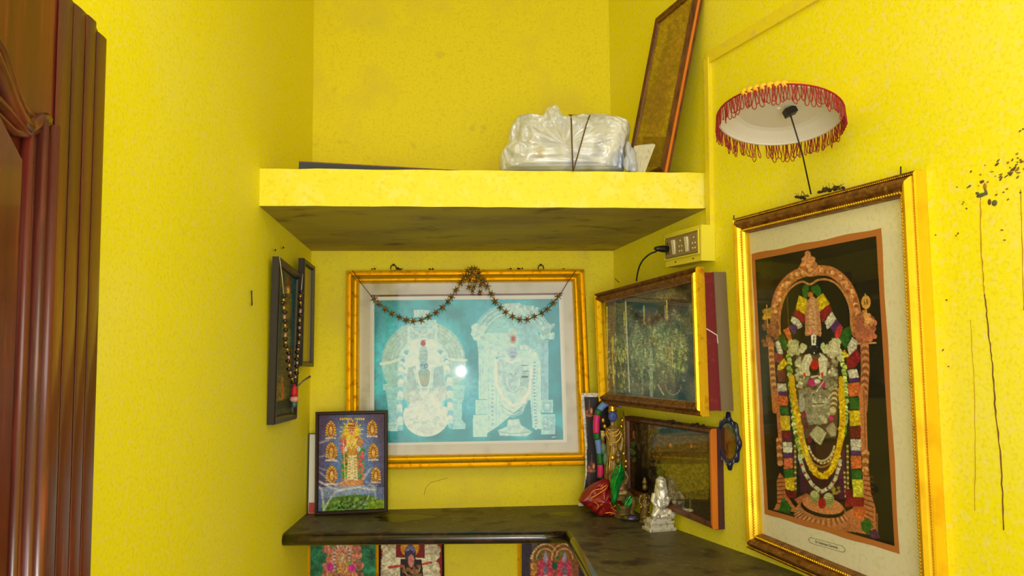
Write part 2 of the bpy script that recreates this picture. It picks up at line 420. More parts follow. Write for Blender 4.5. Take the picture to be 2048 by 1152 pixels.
# ------------------------------------------------------------------ granite counter (L-shaped)
P_bl = pz(cL, ZC); P_fl = wl(567, 1074); P_fl.z = ZC
P_in = on_counter(1139, 1059); P_in.z = ZC
P_c2 = on_counter(1196, 1152); P_r1 = on_counter(1571, 1148)
inn = [P_in.lerp(P_c2, u) for u in (0, .25, .5, .75, 1, 1.35, 1.7)]
for p in inn: p.z = zc(p.y)
TH = 0.034
def rwall_at(Y):
    t = (cR.y - Y) / 1.0; return Vector((cR.x + .322 * t, Y, zc(Y)))
outs = [rwall_at(p.y) for p in inn]
ct = empty('stone_counter', (P_in.x, P_in.y, ZC - TH), 'dark granite corner shelf with a rounded edge running along the back and right walls', 'shelf')
g = G()
lf = [P_fl, P_in, rwall_at(P_in.y), pz(cR, ZC), P_bl]
g.hexa([p - Z * TH for p in lf], lf)
for i in range(len(inn) - 1):
    q = [inn[i], inn[i + 1], outs[i + 1], outs[i]]
    g.hexa([p - Z * TH for p in q], q)
slabtop = g.build('counter_slab', m_granite, ct)
def nose(pts, name):
    r = TH / 2; g = G(); gv = []
    for i, p in enumerate(pts):
        d = (pts[min(i + 1, len(pts) - 1)] - pts[max(0, i - 1)]).normalized(); o = d.cross(Z).normalized()
        ring = [p - Z * (r - r * math.cos(a)) + o * (r * math.sin(a)) for a in [math.pi * k / 8 for k in range(9)]]
        gv.append(ring)
    n = 9; vs = [v for rr in gv for v in rr]
    fs = [(i * n + j, i * n + j + 1, (i + 1) * n + j + 1, (i + 1) * n + j) for i in range(len(gv) - 1) for j in range(n - 1)]
    fs += [tuple(range(n)), tuple((len(gv) - 1) * n + k for k in range(n))]
    g.add(vs, fs); return g.build(name, m_granedge, ct, True)
nose([P_fl.lerp(P_in, u / 10) for u in range(11)], 'rounded_edge')
nose(inn, 'rounded_edge')
# dried stain patches with thickness (spilt oil and soot) lying on the stone
m_stain = mat('oily_soot_stain', (22, 16, 10), 0.3)
def blotch(c, rx, ry, name, seed):
    rr = random.Random(seed); g = G(); k = 28
    vs = [c + Z * .0012]; ph = rr.random() * 6
    for j in range(k):
        q = 2 * math.pi * j / k; f = 1 + .16 * math.sin(3 * q + ph) + .1 * math.sin(7 * q) + rr.uniform(-.05, .05)
        vs.append(c + Vector((rx * f * math.cos(q), ry * f * math.sin(q), .0004)))
    g.add(vs, [(0, 1 + j, 1 + (j + 1) % k) for j in range(k)]); return g.build(name, m_stain, ct, True)
blotch(on_counter(805, 1036), .085, .05, 'stain', 1)
blotch(on_counter(1126, 1028), .04, .03, 'stain', 2)

# ------------------------------------------------------------------ door leaf on the left
dl_p = at(205, 60, .95); dl_d = Vector((-0.083, 1, 0)).normalized(); dl_n = Vector((dl_d.y, -dl_d.x, 0))
door = empty('door_1', (dl_p.x, dl_p.y, 0.02), None, None); door['kind'] = 'structure'
def dpt(px, py, off=0.0): return unproj(px, py, dl_p + dl_n * off, dl_n)
top1 = dpt(205, 62); top2 = dpt(196, 40); top3 = dpt(184, 29); z3 = top3.z
far = dl_p - dl_d * .78
pts = [pz(dl_p, 0.02), pz(dl_p, top1.z), pz(top2, top2.z), pz(top3, z3), pz(far, z3), pz(far, 0.02)]
G().prism([p - dl_n * .006 for p in pts], dl_n, .034).build('door_leaf', m_wood, door)
# closing stile strip with flutes
def vstrip(px0, px1, z0, z1, h, name, m=m_wood, py=600):
    a = dpt(px0, py); b = dpt(px1, py); c = (a + b) / 2
    g = G(); wdt = (b - a).length; d = dl_d; k = 9; n = []
    for zz in (z0, z1):
        for j in range(k):
            q = math.pi * j / (k - 1); n.append(Vector((c.x, c.y, zz)) - d * (wdt / 2 * math.cos(q)) + dl_n * (h * math.sin(q) - .004))
    g.add(n, [(j, j + 1, k + j + 1, k + j) for j in range(k - 1)] + [tuple(range(k)), tuple(range(k, 2 * k)), (0, k - 1, 2 * k - 1, k)])
    return g.build(name, m, door, True)
zz1 = top1.z - .003
for (a, b, h) in ((104, 134, .0016), (135, 160, .0012), (161, 182, .0016), (183, 204, .0012)):
    vstrip(a, b, .03, (z3 - .002 if b < 183 else zz1), h, 'stile_flute')
zs = dpt(90, 245).z
for (a, b, h) in ((38, 50, .010), (50, 60, .007), (60, 72, .014), (73, 84, .008), (84, 99, .013)):
    vstrip(a, b, .35, zs, h, 'panel_moulding')
# ogee shoulder of the panel: mouldings sweeping up and towards the hinge
for (p0, h, r) in (([(92, 238), (80, 240), (66, 252), (50, 262), (30, 245), (10, 222), (-12, 200), (-60, 165), (-120, 140)], .0, .0075),
                   ([(96, 248), (84, 252), (70, 262), (48, 268), (24, 262), (6, 244), (-12, 226), (-60, 190), (-120, 165)], .0, .005),
                   ([(60, 235), (42, 215), (26, 178), (12, 130), (0, 96), (-30, 50), (-90, 18)], .0, .006),
                   ([(52, 255), (34, 236), (16, 200), (4, 168), (-20, 110), (-80, 60)], .0, .010)):
    G().tube([dpt(*q) + dl_n * .000 for q in p0], r, 10).build('panel_moulding', m_wood, door, True)
g = G(); q = [dpt(20, 320), dpt(-400, 320)]
cpts = [pz(q[0], .38), pz(q[0], dpt(20, 320).z), pz(q[1] * .5 + q[0] * .5, dpt(20, 320).z + .1), pz(q[1], dpt(20, 320).z), pz(q[1], .38)]
g.prism([p + dl_n * .012 for p in cpts], dl_n, .018).build('raised_panel', m_wood, door)

# ------------------------------------------------------------------ picture frames
def qd(c):
    return 'w %.3f/%.3f h %.3f/%.3f' % ((c[1] - c[0]).length, (c[2] - c[3]).length, (c[3] - c[0]).length, (c[2] - c[1]).length)
def nrm(c):
    n = (c[3] - c[0]).cross(c[1] - c[0]).normalized()
    return n if n.dot(CAM - c[0]) > 0 else -n
def planar(c, n):
    return n

# large gold frame on the back wall
OFF = 0.022
Bt = (Bn + Z * .036).normalized(); Bp = wb(938, 735, .036)      # the frame hangs with its foot a little off the wall
def ub(px, py, off=0.0): return unproj(px, py, Bp + Bt * (off - .022), Bt)
cb = [ub(692, 541, OFF), ub(1169, 538, OFF), ub(1186, 931, OFF), ub(690, 940, OFF)]
print('back frame', qd(cb))
fb = empty('picture_frame', tuple(wb(938, 940)), 'large gold-framed teal print of two white temple idols on the back wall', 'framed picture')
cw = [p - Bt * OFF for p in cb]
def lay(c, off, n): return [p + n * off for p in c]
rail(cw, Bt, [(0, .002), (0, .020), (.004, .026), (.012, .020), (.016, .028), (.024, .032), (.031, .024), (.034, .026), (.040, .020), (.043, .006)], 'frame_moulding', m_gold, fb)
beadrow(cw, Bt, .037, .022, .0022, .0055, 'beaded_trim', m_gold, fb)
im = inset(cw, .040)
G().prism(lay(im, .005, Bt), Bt, .004).build('mount_board', m_mat, fb)
win = [ub(744, 594), ub(1123, 590), ub(1131, 882), ub(743, 888)]
rail(lay(win, .005, Bt), Bt, [(-.006, 0), (-.006, .003), (-.001, .004), (0, 0)], 'mount_lip', m_brownw, fb, sides=(0,))
rail(lay(win, .005, Bt), Bt, [(-.004, 0), (-.004, .003), (-.001, .003), (0, 0)], 'mount_lip', m_white, fb, sides=(1, 2, 3))
G().prism(lay(win, .0062, Bt), Bt, .001).build('white_liner', m_white, fb)
pr = [ub(749, 601), ub(1117, 598), ub(1126, 879), ub(749, 886)]
PICB = (pr, fb)
G().prism(lay(inset(cw, .036), .016, Bt), Bt, .0016).build('glass_pane', m_glass_b, fb)
for px in (787, 1082):
    p = ub(px, 537, .014); g = G()
    pts = [p + Bd * .009 * math.cos(a) + Z * (.002 + .010 * math.sin(a)) for a in [math.pi * k / 8 for k in range(9)]]
    g.tube([pts[0] - Z * .004] + pts + [pts[-1] - Z * .004], .0018, 6).build('hanging_ring', m_iron, fb, True)
    G().sph(p + Z * .013 - Bt * .006, .004, .006, .004, 8, 5).build('nail', m_iron, fb, True)
def clump(g, c, r, rr, n=6):
    for _ in range(n):
        o = Vector((rr.uniform(-1, 1) * r * 1.6, rr.uniform(-.3, .3) * r, rr.uniform(-.2, .5) * r)); s_ = r * rr.uniform(.35, .8)
        g.sph(c + o, s_, s_, s_ * .7, 6, 4)
rr = random.Random(5)
for (px, r) in ((748, .004), (799, .006), (863, .005), (955, .004), (1019, .004), (1040, .005), (1128, .003)):
    g = G(); clump(g, ub(px, 538, .012), r, rr); g.build('mud_lump', m_dirt, fb, True)

# star garland over the back picture
m_star = mat('tarnished_gold_foil', (128, 96, 22), 0.42, 0.45, spots=[((92, 62, 16), 90, .45, .65)])
sg = empty('star_garland', tuple(ub(944, 545, .05)), 'garland of dark gold foil stars draped over the gold frame', 'garland')
def bpt(px, py, off=.055): return ub(px, py, off - .014)
g = G()
for pts in ([(705, 541), (722, 566), (746, 597), (766, 612)], [(1152, 541), (1137, 562), (1120, 590), (1105, 606)]):
    g.tube([bpt(*q, .045) for q in pts], .0012, 5)
g.tube([bpt(*q, .05) for q in [(700, 545), (712, 560), (728, 566), (716, 552)]], .0008, 5)
path1 = [(748, 598), (757, 607), (770, 618), (784, 627), (798, 634), (812, 640), (826, 642), (843, 640), (857, 633), (872, 625), (885, 615), (896, 603), (903, 594), (912, 580), (921, 566), (932, 553)]
path2 = [(955, 553), (967, 563), (974, 573), (983, 588), (990, 603), (1001, 615), (1012, 624), (1025, 633), (1040, 639), (1055, 639), (1069, 633), (1084, 626), (1095, 618), (1107, 606), (1117, 592)]
for pt in (path1, path2): g.tube([bpt(*q, .052) for q in pt], .0010, 5)
g.build('string', m_string, sg, True)
def star_mesh():
    g = G(); vs = [Vector((0, .0015, 0)), Vector((0, -.0015, 0))]; k = 6
    for j in range(2 * k):
        r = .0165 if j % 2 == 0 else .0050; q = math.pi * j / k
        vs.append(Vector((r * math.cos(q), 0.0006 if j % 2 == 0 else 0, r * math.sin(q))))
    n = 2 * k
    g.add(vs, [(0, 2 + j, 2 + (j + 1) % n) for j in range(n)] + [(1, 2 + (j + 1) % n, 2 + j) for j in range(n)])
    me = bpy.data.meshes.new('star'); me.from_pydata([tuple(v) for v in g.v], [], g.f); me.materials.append(m_star); return me
sm = star_mesh(); so_ = world_origin(sg)
def star(px, py, off, s=1.0):
    o = link('star', sm, None, sg); o.location = bpt(px, py, off) - so_
    o.rotation_euler = (rr.uniform(-.5, .5), rr.uniform(0, 1.0), rr.uniform(-.5, .5)); o.scale = (s, s, s)
for pt in (path1, path2):
    for q in pt: star(q[0], q[1], .055)
for q in [(936, 541), (950, 537), (944, 548), (958, 546), (930, 552), (940, 560), (952, 562), (948, 573), (962, 570), (938, 574), (960, 584), (945, 582), (966, 558), (926, 560), (951, 550), (936, 553), (957, 555), (943, 538)]:
    star(q[0], q[1], .06 + rr.uniform(-.006, .006), .9)
m_bead = mat('shiny_gold_bead', (230, 190, 90), 0.12, 0.9)
for q in [(939, 547), (949, 553), (931, 556), (917, 573), (943, 562)]:
    G().sph(bpt(*q, .068), .0032, .0032, .0042, 8, 6).build('bead', m_bead, sg, True)

# large gold framed idol portrait on the right wall
OF = 0.028
cr = [wr(1463, 438, OF), wr(1827, 340, OF), wr(1877, 1268, OF), wr(1490, 1095, OF)]
print('right frame', qd(cr))
cwr = lay(cr, -OF, Rn)
fr_ = empty('picture_frame', tuple(wr(1680, 1180)), 'tall gold-framed portrait of a garlanded idol on the right wall', 'framed picture')
profR = [(0, .001), (0, .024), (.003, .026), (.006, .020), (.010, .029), (.017, .034), (.024, .031), (.028, .022), (.034, .024), (.038, .018), (.040, .006)]
rail(cwr, Rn, profR, 'side_moulding', m_goldp, fr_, sides=(1, 3), smooth=False)
rail(cwr, Rn, profR, 'end_moulding', m_goldd, fr_, sides=(0, 2))  # end rails darker by colour, where the gold reflects less light
beadrow(cwr, Rn, .0045, .024, .0020, .0048, 'beaded_trim', m_gold, fr_)
beadrow(cwr, Rn, .033, .024, .0030, .0062, 'beaded_trim', m_gold, fr_)
imr = inset(cwr, .038)
G().prism(lay(imr, .006, Rn), Rn, .004).build('mount_board', m_matw, fr_)
bor = [wr(1503, 508, .0065), wr(1762, 456, .0065), wr(1799, 1108, .0065), wr(1529, 1028, .0065)]
# wavy hand-cut tan border
g = G(); ring = []
for k in range(4):
    a, b = bor[k], bor[(k + 1) % 4]; e = (b - a).normalized(); s_ = Rn.cross(e)
    for j in range(14):
        ring.append(a.lerp(b, j / 14) + s_ * (.0012 * math.sin(j * 1.3 + k) if j else 0))
g.prism(ring, Rn, .0004).build('tan_border', m_tan, fr_)
PICR = ([wr(1510, 520, .0072), wr(1752, 472, .0072), wr(1789, 1092, .0072), wr(1536, 1019, .0072)], fr_)
G().prism(lay(inset(cwr, .036), .014, Rn), Rn, .0016).build('glass_pane', m_glass, fr_)
def text_on(s, a, b, n, size, m, parent, name='caption'):
    cu = bpy.data.curves.new(name, 'FONT'); cu.body = s; cu.size = size; cu.align_x = 'CENTER'; cu.align_y = 'CENTER'; cu.extrude = .0001
    tmp = bpy.data.objects.new(name, cu); COL.objects.link(tmp)
    dg = bpy.context.evaluated_depsgraph_get(); me = bpy.data.meshes.new_from_object(tmp.evaluated_get(dg)); bpy.data.objects.remove(tmp)
    me.name = name; me.materials.clear(); me.materials.append(m)
    o = bpy.data.objects.new(name, me); COL.objects.link(o)
    x = (b - a).normalized(); y = n.cross(x).normalized()
    R = Matrix((x, y, n)).transposed().to_4x4(); o.parent = parent
    o.matrix_local = Matrix.Translation((a + b) / 2 - world_origin(parent)) @ R; return o
m_ink = mat('grey_ink', (70, 66, 60), 0.8)
ca, cb2 = wr(1623, 1081, .0066), wr(1684, 1098, .0066)
text_on('Sri Srinivasa Govinda', ca, cb2, Rn, (cb2 - ca).length * .088, m_ink, fr_)
x_ = (cb2 - ca).normalized(); y_ = Rn.cross(x_)
g = G()
for s_, e in ((-1, ca - x_ * .004), (1, cb2 + x_ * .004)):
    g.tube([e + x_ * (s_ * -.004) + y_ * .006, e + x_ * s_ * .003 + y_ * .0035, e + x_ * s_ * .005, e + x_ * s_ * .003 - y_ * .0035, e - x_ * (s_ * .004) - y_ * .006], .0004, 4)
g.tube([ca - x_ * .002 + y_ * .006, cb2 + x_ * .002 + y_ * .006], .0003, 4); g.tube([ca - x_ * .002 - y_ * .006, cb2 + x_ * .002 - y_ * .006], .0003, 4)
g.build('caption_outline', m_ink, fr_)
for (px, py, l) in ((1467, 440, .012), (1801, 348, .014)):
    p = wr(px, py, .010); G().tube([p - Z * .006, p + Z * l - Rn * .004 + Vector((-.002, 0, 0))], .0015, 6).build('nail', m_iron, fr_, True)
for (px, py, r, n) in ((1600, 396, .006, 8), (1612, 393, .004, 5), (1660, 380, .008, 12), (1676, 377, .007, 10), (1645, 385, .005, 6)):
    g = G(); clump(g, wr(px, py, .016), r, rr, n)
    for _ in range(4):
        p = wr(px, py, .016); g.tube([p, p + Vector((rr.uniform(-.012, .012), 0, rr.uniform(.004, .016)))], .0005, 4)
    g.build('mud_lump', m_dirt, fr_, True)

# upper shadow box with gold frame on the right wall
tn = (Rn + Z * .02).normalized()
o1 = .095
A = wr(1290, 680, o1)
def u1(px, py, off=0.0): return unproj(px, py, A + tn * off, tn)
cu1 = [u1(1188, 588), u1(1393, 533), u1(1403, 833), u1(1197, 806)]
print('upper box', qd(cu1))
bx = empty('shadow_box_picture', tuple(wr(1300, 820)), 'deep gold-framed shadow box with glittering foil picture and maroon sides below the switch box', 'framed picture')
face = lay(cu1, -.022, tn)
rail(face, tn, [(0, 0), (0, .020), (.004, .023), (.010, .016), (.015, .024), (.021, .025), (.027, .017), (.031, .012), (.034, .010), (.034, 0)], 'side_moulding', m_gold, bx, sides=(1, 3))
rail(face, tn, [(0, 0), (0, .020), (.004, .023), (.010, .016), (.015, .024), (.021, .025), (.027, .017), (.031, .012), (.034, .010), (.034, 0)], 'end_moulding', m_goldd, bx, sides=(0, 2))  # darker colour stands in for the dull reflection of these rails
cs = inset(face, .012)
def dropto(p, off): # project point onto plane at offset from wall
    return p - Rn * ((p - cR).dot(Rn) - off)
mid = [dropto(p, .036) for p in cs]; wal = [dropto(p, .001) for p in cs]
cside = [p - Rn * 0 for p in cs]
g = G(); g.hexa(mid, cs).build('maroon_case', m_maroon, bx)
g = G(); e = .003
wal2 = [p + (p - sum(wal, Vector()) / 4).normalized() * e for p in wal]; mid2 = [p + (p - sum(mid, Vector()) / 4).normalized() * e for p in mid]
g.hexa(wal2, mid2).build('grey_back_case', m_greyw, bx)
gi = inset(face, .030)
G().prism(lay(gi, .012, tn), tn, .0016).build('glass_pane', m_glass_r, bx)
PICU = (lay(gi, .0015, tn), bx, tn)
p0, p1 = mid[1].lerp(mid[2], .46), mid[1].lerp(mid[2], .52)
q0 = cs[1].lerp(cs[2], .40)
pd = (cR - CAM); sidn = (cs[2] - cs[1]).cross(mid[1] - cs[1]).normalized()
if sidn.dot(CAM - cs[1]) < 0: sidn = -sidn
G().tube([q0 + sidn * .001, p0 + sidn * .0015, p1 + sidn * .003], .0016, 5).build('loose_tape_end', m_white, bx, True)

# lower picture on the right wall, standing just above the counter
o2 = .030
cu2 = [wr(1247, 832, o2), wr(1424, 857, o2), wr(1428, 1060, o2), wr(1250, 985, o2)]
print('lower box', qd(cu2))
lb = empty('picture_frame', tuple(wr(1330, 1040)), 'brown-framed glass picture with an orange right edge hanging low behind the silver idol', 'framed picture')
w2 = lay(cu2, -o2, Rn)
prof = [(0, 0), (0, .026), (.003, .030), (.010, .030), (.015, .024), (.018, .016), (.018, 0)]
rail(w2, Rn, prof, 'frame_rail', m_brownw, lb, sides=(0, 2, 3))
rail(w2, Rn, [(.001, .012), (.001, .030), (.004, .032), (.012, .031), (.016, .024), (.018, .016)], 'orange_rail', m_orangew, lb, sides=(1,))
G().prism([p - Rn * .012 + (w2[1] - w2[0]).normalized() * .0025 * (1 if k in (1, 2) else 0) for k, p in enumerate(lay(w2, .028, Rn))], Rn, .0275).build('case_side', m_purple, lb)
G().prism(lay(inset(w2, .016), .024, Rn), Rn, .0016).build('glass_pane', m_glass_r, lb)
PICL = (lay(inset(w2, .016), .0185, Rn), lb)
for (px, py, r) in ((1262, 836, .006), (1280, 839, .008), (1348, 846, .010), (1358, 848, .007), (1390, 852, .009), (1400, 853, .007), (1315, 842, .006)):
    g = G(); clump(g, wr(px, py, .022), r, rr, 7); g.build('mud_lump', m_dirt, lb, True)
# ------------------------------------------------------------------ small objects
# oval mirror
def wall_disc(cx, cy, base, n, xa):
    return lambda a, b, h: base + xa * a + Z * b + n * h
c0 = wr(1460, 882); xr = -Rd
om = empty('oval_mirror', tuple(c0), 'small oval mirror in a scalloped dark blue frame between the framed pictures', 'mirror')
f_ = wall_disc(0, 0, c0, Rn, Rd)
g = G(); K = 64; vi, vo, vm, vb = [], [], [], []
for j in range(K):
    q = 2 * math.pi * j / K; sc = 1 + .07 * math.cos(8 * q) + (.14 if abs(math.sin(q)) > .985 else 0)
    vi.append(f_(.033 * math.cos(q), .043 * math.sin(q), .004)); vm.append(f_(.040 * math.cos(q), .051 * math.sin(q), .010))
    vo.append(f_(.0475 * sc * math.cos(q), .060 * sc * math.sin(q), .005)); vb.append(f_(.0475 * sc * math.cos(q), .060 * sc * math.sin(q), .0))
vs = vi + vm + vo + vb
g.add(vs, [(a * K + j, a * K + (j + 1) % K, (a + 1) * K + (j + 1) % K, (a + 1) * K + j) for a in range(3) for j in range(K)])
m_bluef = mat('dark_blue_glaze', (24, 34, 84), 0.3, spots=[((14, 16, 40), 60)], spec=.7)
m_silv2 = mat('pale_blue_scroll', (150, 160, 196), 0.35, .3)
g.build('scalloped_frame', m_bluef, om, True)
for j in range(16):
    q = 2 * math.pi * (j + .5) / 16; p = [f_(.0445 * math.cos(q + d) * (1 + .04 * s), .057 * math.sin(q + d) * (1 + .04 * s), .0085) for d, s in ((-.10, -1), (0, 1), (.10, -1))]
    G().tube(p, .0013, 5).build('scroll_ornament', m_silv2, om, True)
g = G(); g.add([f_(0, 0, .0065)] + [f_(.034 * math.cos(2 * math.pi * j / K), .044 * math.sin(2 * math.pi * j / K), .005) for j in range(K)], [(0, 1 + j, 1 + (j + 1) % K) for j in range(K)])
g.build('mirror_glass', mat('old_mirror_glass', (150, 128, 70), 0.14, .9, spots=[((96, 78, 40), 60, .5, .7)]), om, True)

# switch box
sb = empty('switch_board', tuple(wr(1380, 530)), 'yellow surface-mounted switch and socket box on the right wall under the slab', 'switch board')
t_ = .042
c4 = [wr(1330, 475, t_), wr(1402.5, 449, t_), wr(1402.5, 521, t_), wr(1331, 539, t_)]
print('switch', qd(c4))
zt_, zb_ = c4[1].z, c4[2].z
a0 = pz(c4[0], zt_); 
fc = [pz(c4[0], zt_), c4[1], c4[2], pz(c4[3], zb_)]
fc[3] = pz(fc[0], zb_)
G().prism(fc, Rn, t_ - .0005).build('box_body', m_swb, sb)
ex = (fc[1] - fc[0]).normalized(); W = (fc[1] - fc[0]).length; H = zt_ - zb_
def sp(u, v, h=0): return fc[0] + ex * (u * W) - Z * (v * H) + Rn * h
plate = [sp(.03, .12, .004), sp(.96, .12, .004), sp(.96, .80, .004), sp(.03, .80, .004)]
G().prism(plate, Rn, .004).build('face_plate', m_swp, sb)
rail(lay(plate, -.001, Rn), Rn, [(-.001, 0), (-.001, .003), (.002, .003), (.002, 0)], 'plate_rim', m_swb, sb)
for k in range(5):
    u = .06 + k * .18; q = [sp(u, .2, .007), sp(u + .16, .2, .007), sp(u + .16, .74, .007), sp(u, .74, .007)]
    if k in (1, 3):
        s_ = G().prism(q, Rn, .003).build('switch', m_swp, sb)
        q = [sp(u + .045, .26, .013), sp(u + .115, .26, .013), sp(u + .115, .68, .0085), sp(u + .045, .68, .0085)]
        G().prism(q, Rn, .005).build('rocker', m_swi, s_)
    else:
        s_ = G().prism(q, Rn, .003).build('socket', m_swp, sb)
        for (du, dv) in ((.08, .32), (.045, .48), (.115, .48), (.05, .62), (.11, .62)):
            c = sp(u + du, dv, .0072); G().lathe([(.0028, 0), (.0026, .0012)], c, 10, (ex, Z, Rn)).build('pin_hole', m_black if k == 0 else m_swi, s_, True)
for u in (.3, .78): G().sph(sp(u, .9, .001), .0022, .0022, .0022, 8, 5).build('screw', m_iron, sb, True)
# plug and its lead
pl = empty('power_plug', tuple(sp(.14, .48, .01)), 'black plug in the switch box with its lead curving down to the gold shadow box', 'plug')
pc = sp(.14, .48, .010)
d_ = (at(1290, 506, pc.y + .05) - pc).normalized()
e1 = pc + Rn * .030
G().tube([pc - Rn * .0025, pc + Rn * .012, e1, e1 + Rn * .008], [.010, .010, .007, .004], 12).build('plug_body', m_wire, pl, True)
tipY = u1(1273, 560).y
tube_pts = [e1, at(1312, 503, e1.y + .01), at(1300, 508, e1.y + .04), at(1288, 518, e1.y + .08), at(1280, 530, e1.y + .11), at(1276, 543, e1.y + .13), at(1274, 553, u1(1273, 560).y + .015), at(1273, 562, u1(1273, 560).y + .02)]
def smoothpath(P, n=6):
    P = [Vector(p) for p in P]; out = []
    for i in range(len(P) - 1):
        a = P[max(i - 1, 0)]; b = P[i]; c = P[i + 1]; d = P[min(i + 2, len(P) - 1)]
        for k in range(n):
            t = k / n; out.append(.5 * ((2 * b) + (c - a) * t + (2 * a - 5 * b + 4 * c - d) * t * t + (3 * b - a - 3 * c + d) * t ** 3))
    return out + [P[-1]]
G().tube(smoothpath(tube_pts), .0024, 7).build('lead', m_wire, pl, True)
p = u1(1238, 565)
G().tube([p, p + Vector((-.012, 0, .012))], .0012, 5).build('nail', m_iron, bx, True)

# parasol with red cord fringe
Yp = 1.47; hub = at(1566, 232, Yp); Rr = .119
tilt = math.radians(11); ro = math.radians(-3.5)
ax_z = Vector((math.sin(ro) * -1, -math.sin(tilt) * -1, 1)); 
view = (CAM - hub).normalized()
ax_z = Vector((0.11, 0.21, 1.0)).normalized()      # axis leans so the hollow side turns to the room
ax_x = (Vector((1, 0, 0)) - ax_z * ax_z.x).normalized(); ax_y = ax_z.cross(ax_x)
AX = (ax_x, ax_y, ax_z); pc_ = at(1558, 236, Yp)
ps = empty('idol_parasol', tuple(pc_), 'white dish-shaped ceremonial parasol with red looped fringe above the portrait', 'parasol')
h0 = .022
G().lathe([(Rr, 0), (Rr, .003), (Rr * .90, h0 * .5), (Rr * .76, h0 + .001), (Rr * .68, h0 + .003), (.004, h0 + .004), (.004, h0), (Rr * .66, h0 - .001), (Rr * .74, h0 - .004), (Rr * .88, h0 * .4), (Rr * .965, .002), (Rr * .965, 0)], pc_, 72, AX, 1, 1, False).build('canopy', m_pwhite, ps)
m_ycl = mat('yellow_cloth_cover', (226, 178, 40), 0.7, spots=[((190, 150, 90), 40)], bump=.3)
G().lathe([(Rr * 1.003, .0005), (Rr * 1.008, .004), (Rr * .91, h0 * .5 + .004), (Rr * .77, h0 + .005), (Rr * .5, h0 + .008), (.01, h0 + .009), (.01, h0 + .0055), (Rr * .76, h0 + .002), (Rr * .90, h0 * .5 + .001), (Rr * 1.001, .003)], pc_, 56, AX, 1, 1, False).build('cloth_cover', m_ycl, ps, True)
for k in range(7):
    q = math.radians(104 + 6 * k); c = pc_ + ax_x * (Rr * .98 * math.cos(q)) + ax_y * (-Rr * .98 * abs(math.sin(q))) + ax_z * (.005)
    G().sph(c, .009, .006, .008, 8, 5).build('cloth_fold', m_ycl, ps, True)
# hub block and rod
hd = at(1580, 235, Yp) ; hd = pc_ + ax_x * .020 + ax_z * (h0 - .009) - ax_y * .006
G().box(hd, .024, .016, .014, (Vector((.9, .1, .42)).normalized(), ax_y, Vector((-.42, 0, .9)).normalized())).build('hub_block', m_steel, ps)
rod_e = wr(1622, 388, .03)
G().tube([hd - ax_z * .005, hd.lerp(rod_e, .5) + Vector((.003, 0, .001)), rod_e], .0015, 6).build('rod', m_steel, ps, True)
rf = random.Random(11); NL = 132; orp = world_origin(ps)
def loop_mesh(i):
    L = rf.uniform(.028, .038); wd = rf.uniform(.0018, .0042); sk = rf.uniform(-.003, .003)
    pts = [(-.0006, 0), (-.001 + sk * .3, -L * .35), (-wd + sk * .7, -L * .78), (-wd * .6 + sk, -L * .96), (sk, -L), (wd * .6 + sk, -L * .96), (wd + sk * .7, -L * .78), (.001 + sk * .3, -L * .35), (.0006, 0)]
    g = G(); g.tube(smoothpath([(x, rf.uniform(-.0008, .0008), z) for x, z in pts], 2), .0009, 4)
    me = bpy.data.meshes.new('fringe_loop'); me.from_pydata([tuple(v) for v in g.v], [], g.f); me.materials.append(m_redf)
    me.polygons.foreach_set('use_smooth', [True] * len(me.polygons)); return me
LM = [loop_mesh(i) for i in range(9)]
for k in range(NL):
    q = 2 * math.pi * (k + rf.uniform(-.3, .3)) / NL
    if 1.52 < q < 1.60: continue
    p = pc_ + ax_x * (Rr * 1.012 * math.cos(q)) + ax_y * (Rr * 1.012 * math.sin(q)) + ax_z * .002
    o = link('fringe_loop', rf.choice(LM), None, ps); o.location = p - orp
    o.rotation_euler = (rf.uniform(-.06, .06), rf.uniform(-.14, .14), q + math.pi / 2 + rf.uniform(-.4, .4))
g = G(); g.tube([pc_ + ax_x * (Rr * 1.012 * math.cos(2 * math.pi * k / 48)) + ax_y * (Rr * 1.012 * math.sin(2 * math.pi * k / 48)) + ax_z * .003 for k in range(49)], .0016, 6, cap=False)
g.build('fringe_braid', m_redf, ps, True)

# ---- on top of the slab
def slabpt(px, Y):            # a point on the slab's top along that column
    p = at(px, 345, Y); p.z = SLABZ(p); return p
# tied plastic bundle
out = [(1001, 345), (998, 325), (1002, 306), (1013, 290), (1018, 262), (1030, 239), (1055, 231), (1082, 233), (1092, 219), (1106, 212), (1117, 221), (1124, 233), (1160, 232), (1200, 231), (1238, 238), (1257, 246), (1259, 272), (1252, 300), (1250, 322), (1247, 345)]
Yb = Yl + .105
bun = empty('plastic_bundle', tuple(slabpt(1125, Yb)), 'white plastic-wrapped bundle tied with brown string on the slab', 'bundle')
ol = smoothpath([at(x, y, Yb) for x, y in out], 7)
zb0 = SLABZ(at(1125, 345, Yb)) + .001
m_plas = mat('crumpled_white_plastic', (200, 202, 204), 0.22, spots=[((226, 228, 236), 12, .45, .6), ((190, 180, 160), 20, .55, .7), ((178, 190, 222), 9, .56, .70)], bump=.35, bscale=40, spec=.7, coat=.5)
cx_ = sum((p.x for p in ol)) / len(ol); T = .085; NR = 64
def ridge(p):
    v = Vector((p.x * 9, p.y * 9, p.z * 9))
    w = Vector((p.x * 1.0 + p.z * .7, p.y, p.z * .8 - p.x * .5))
    r = abs(mnoise.noise(v * 1.6)) * .018 + abs(mnoise.noise(w * 30 + Vector((3, 1, 7)))) * .016 + abs(mnoise.noise(w * 62 + Vector((5, 2, 1)))) * .008
    return r
vs, fs = [], []
Ksm = len(ol)
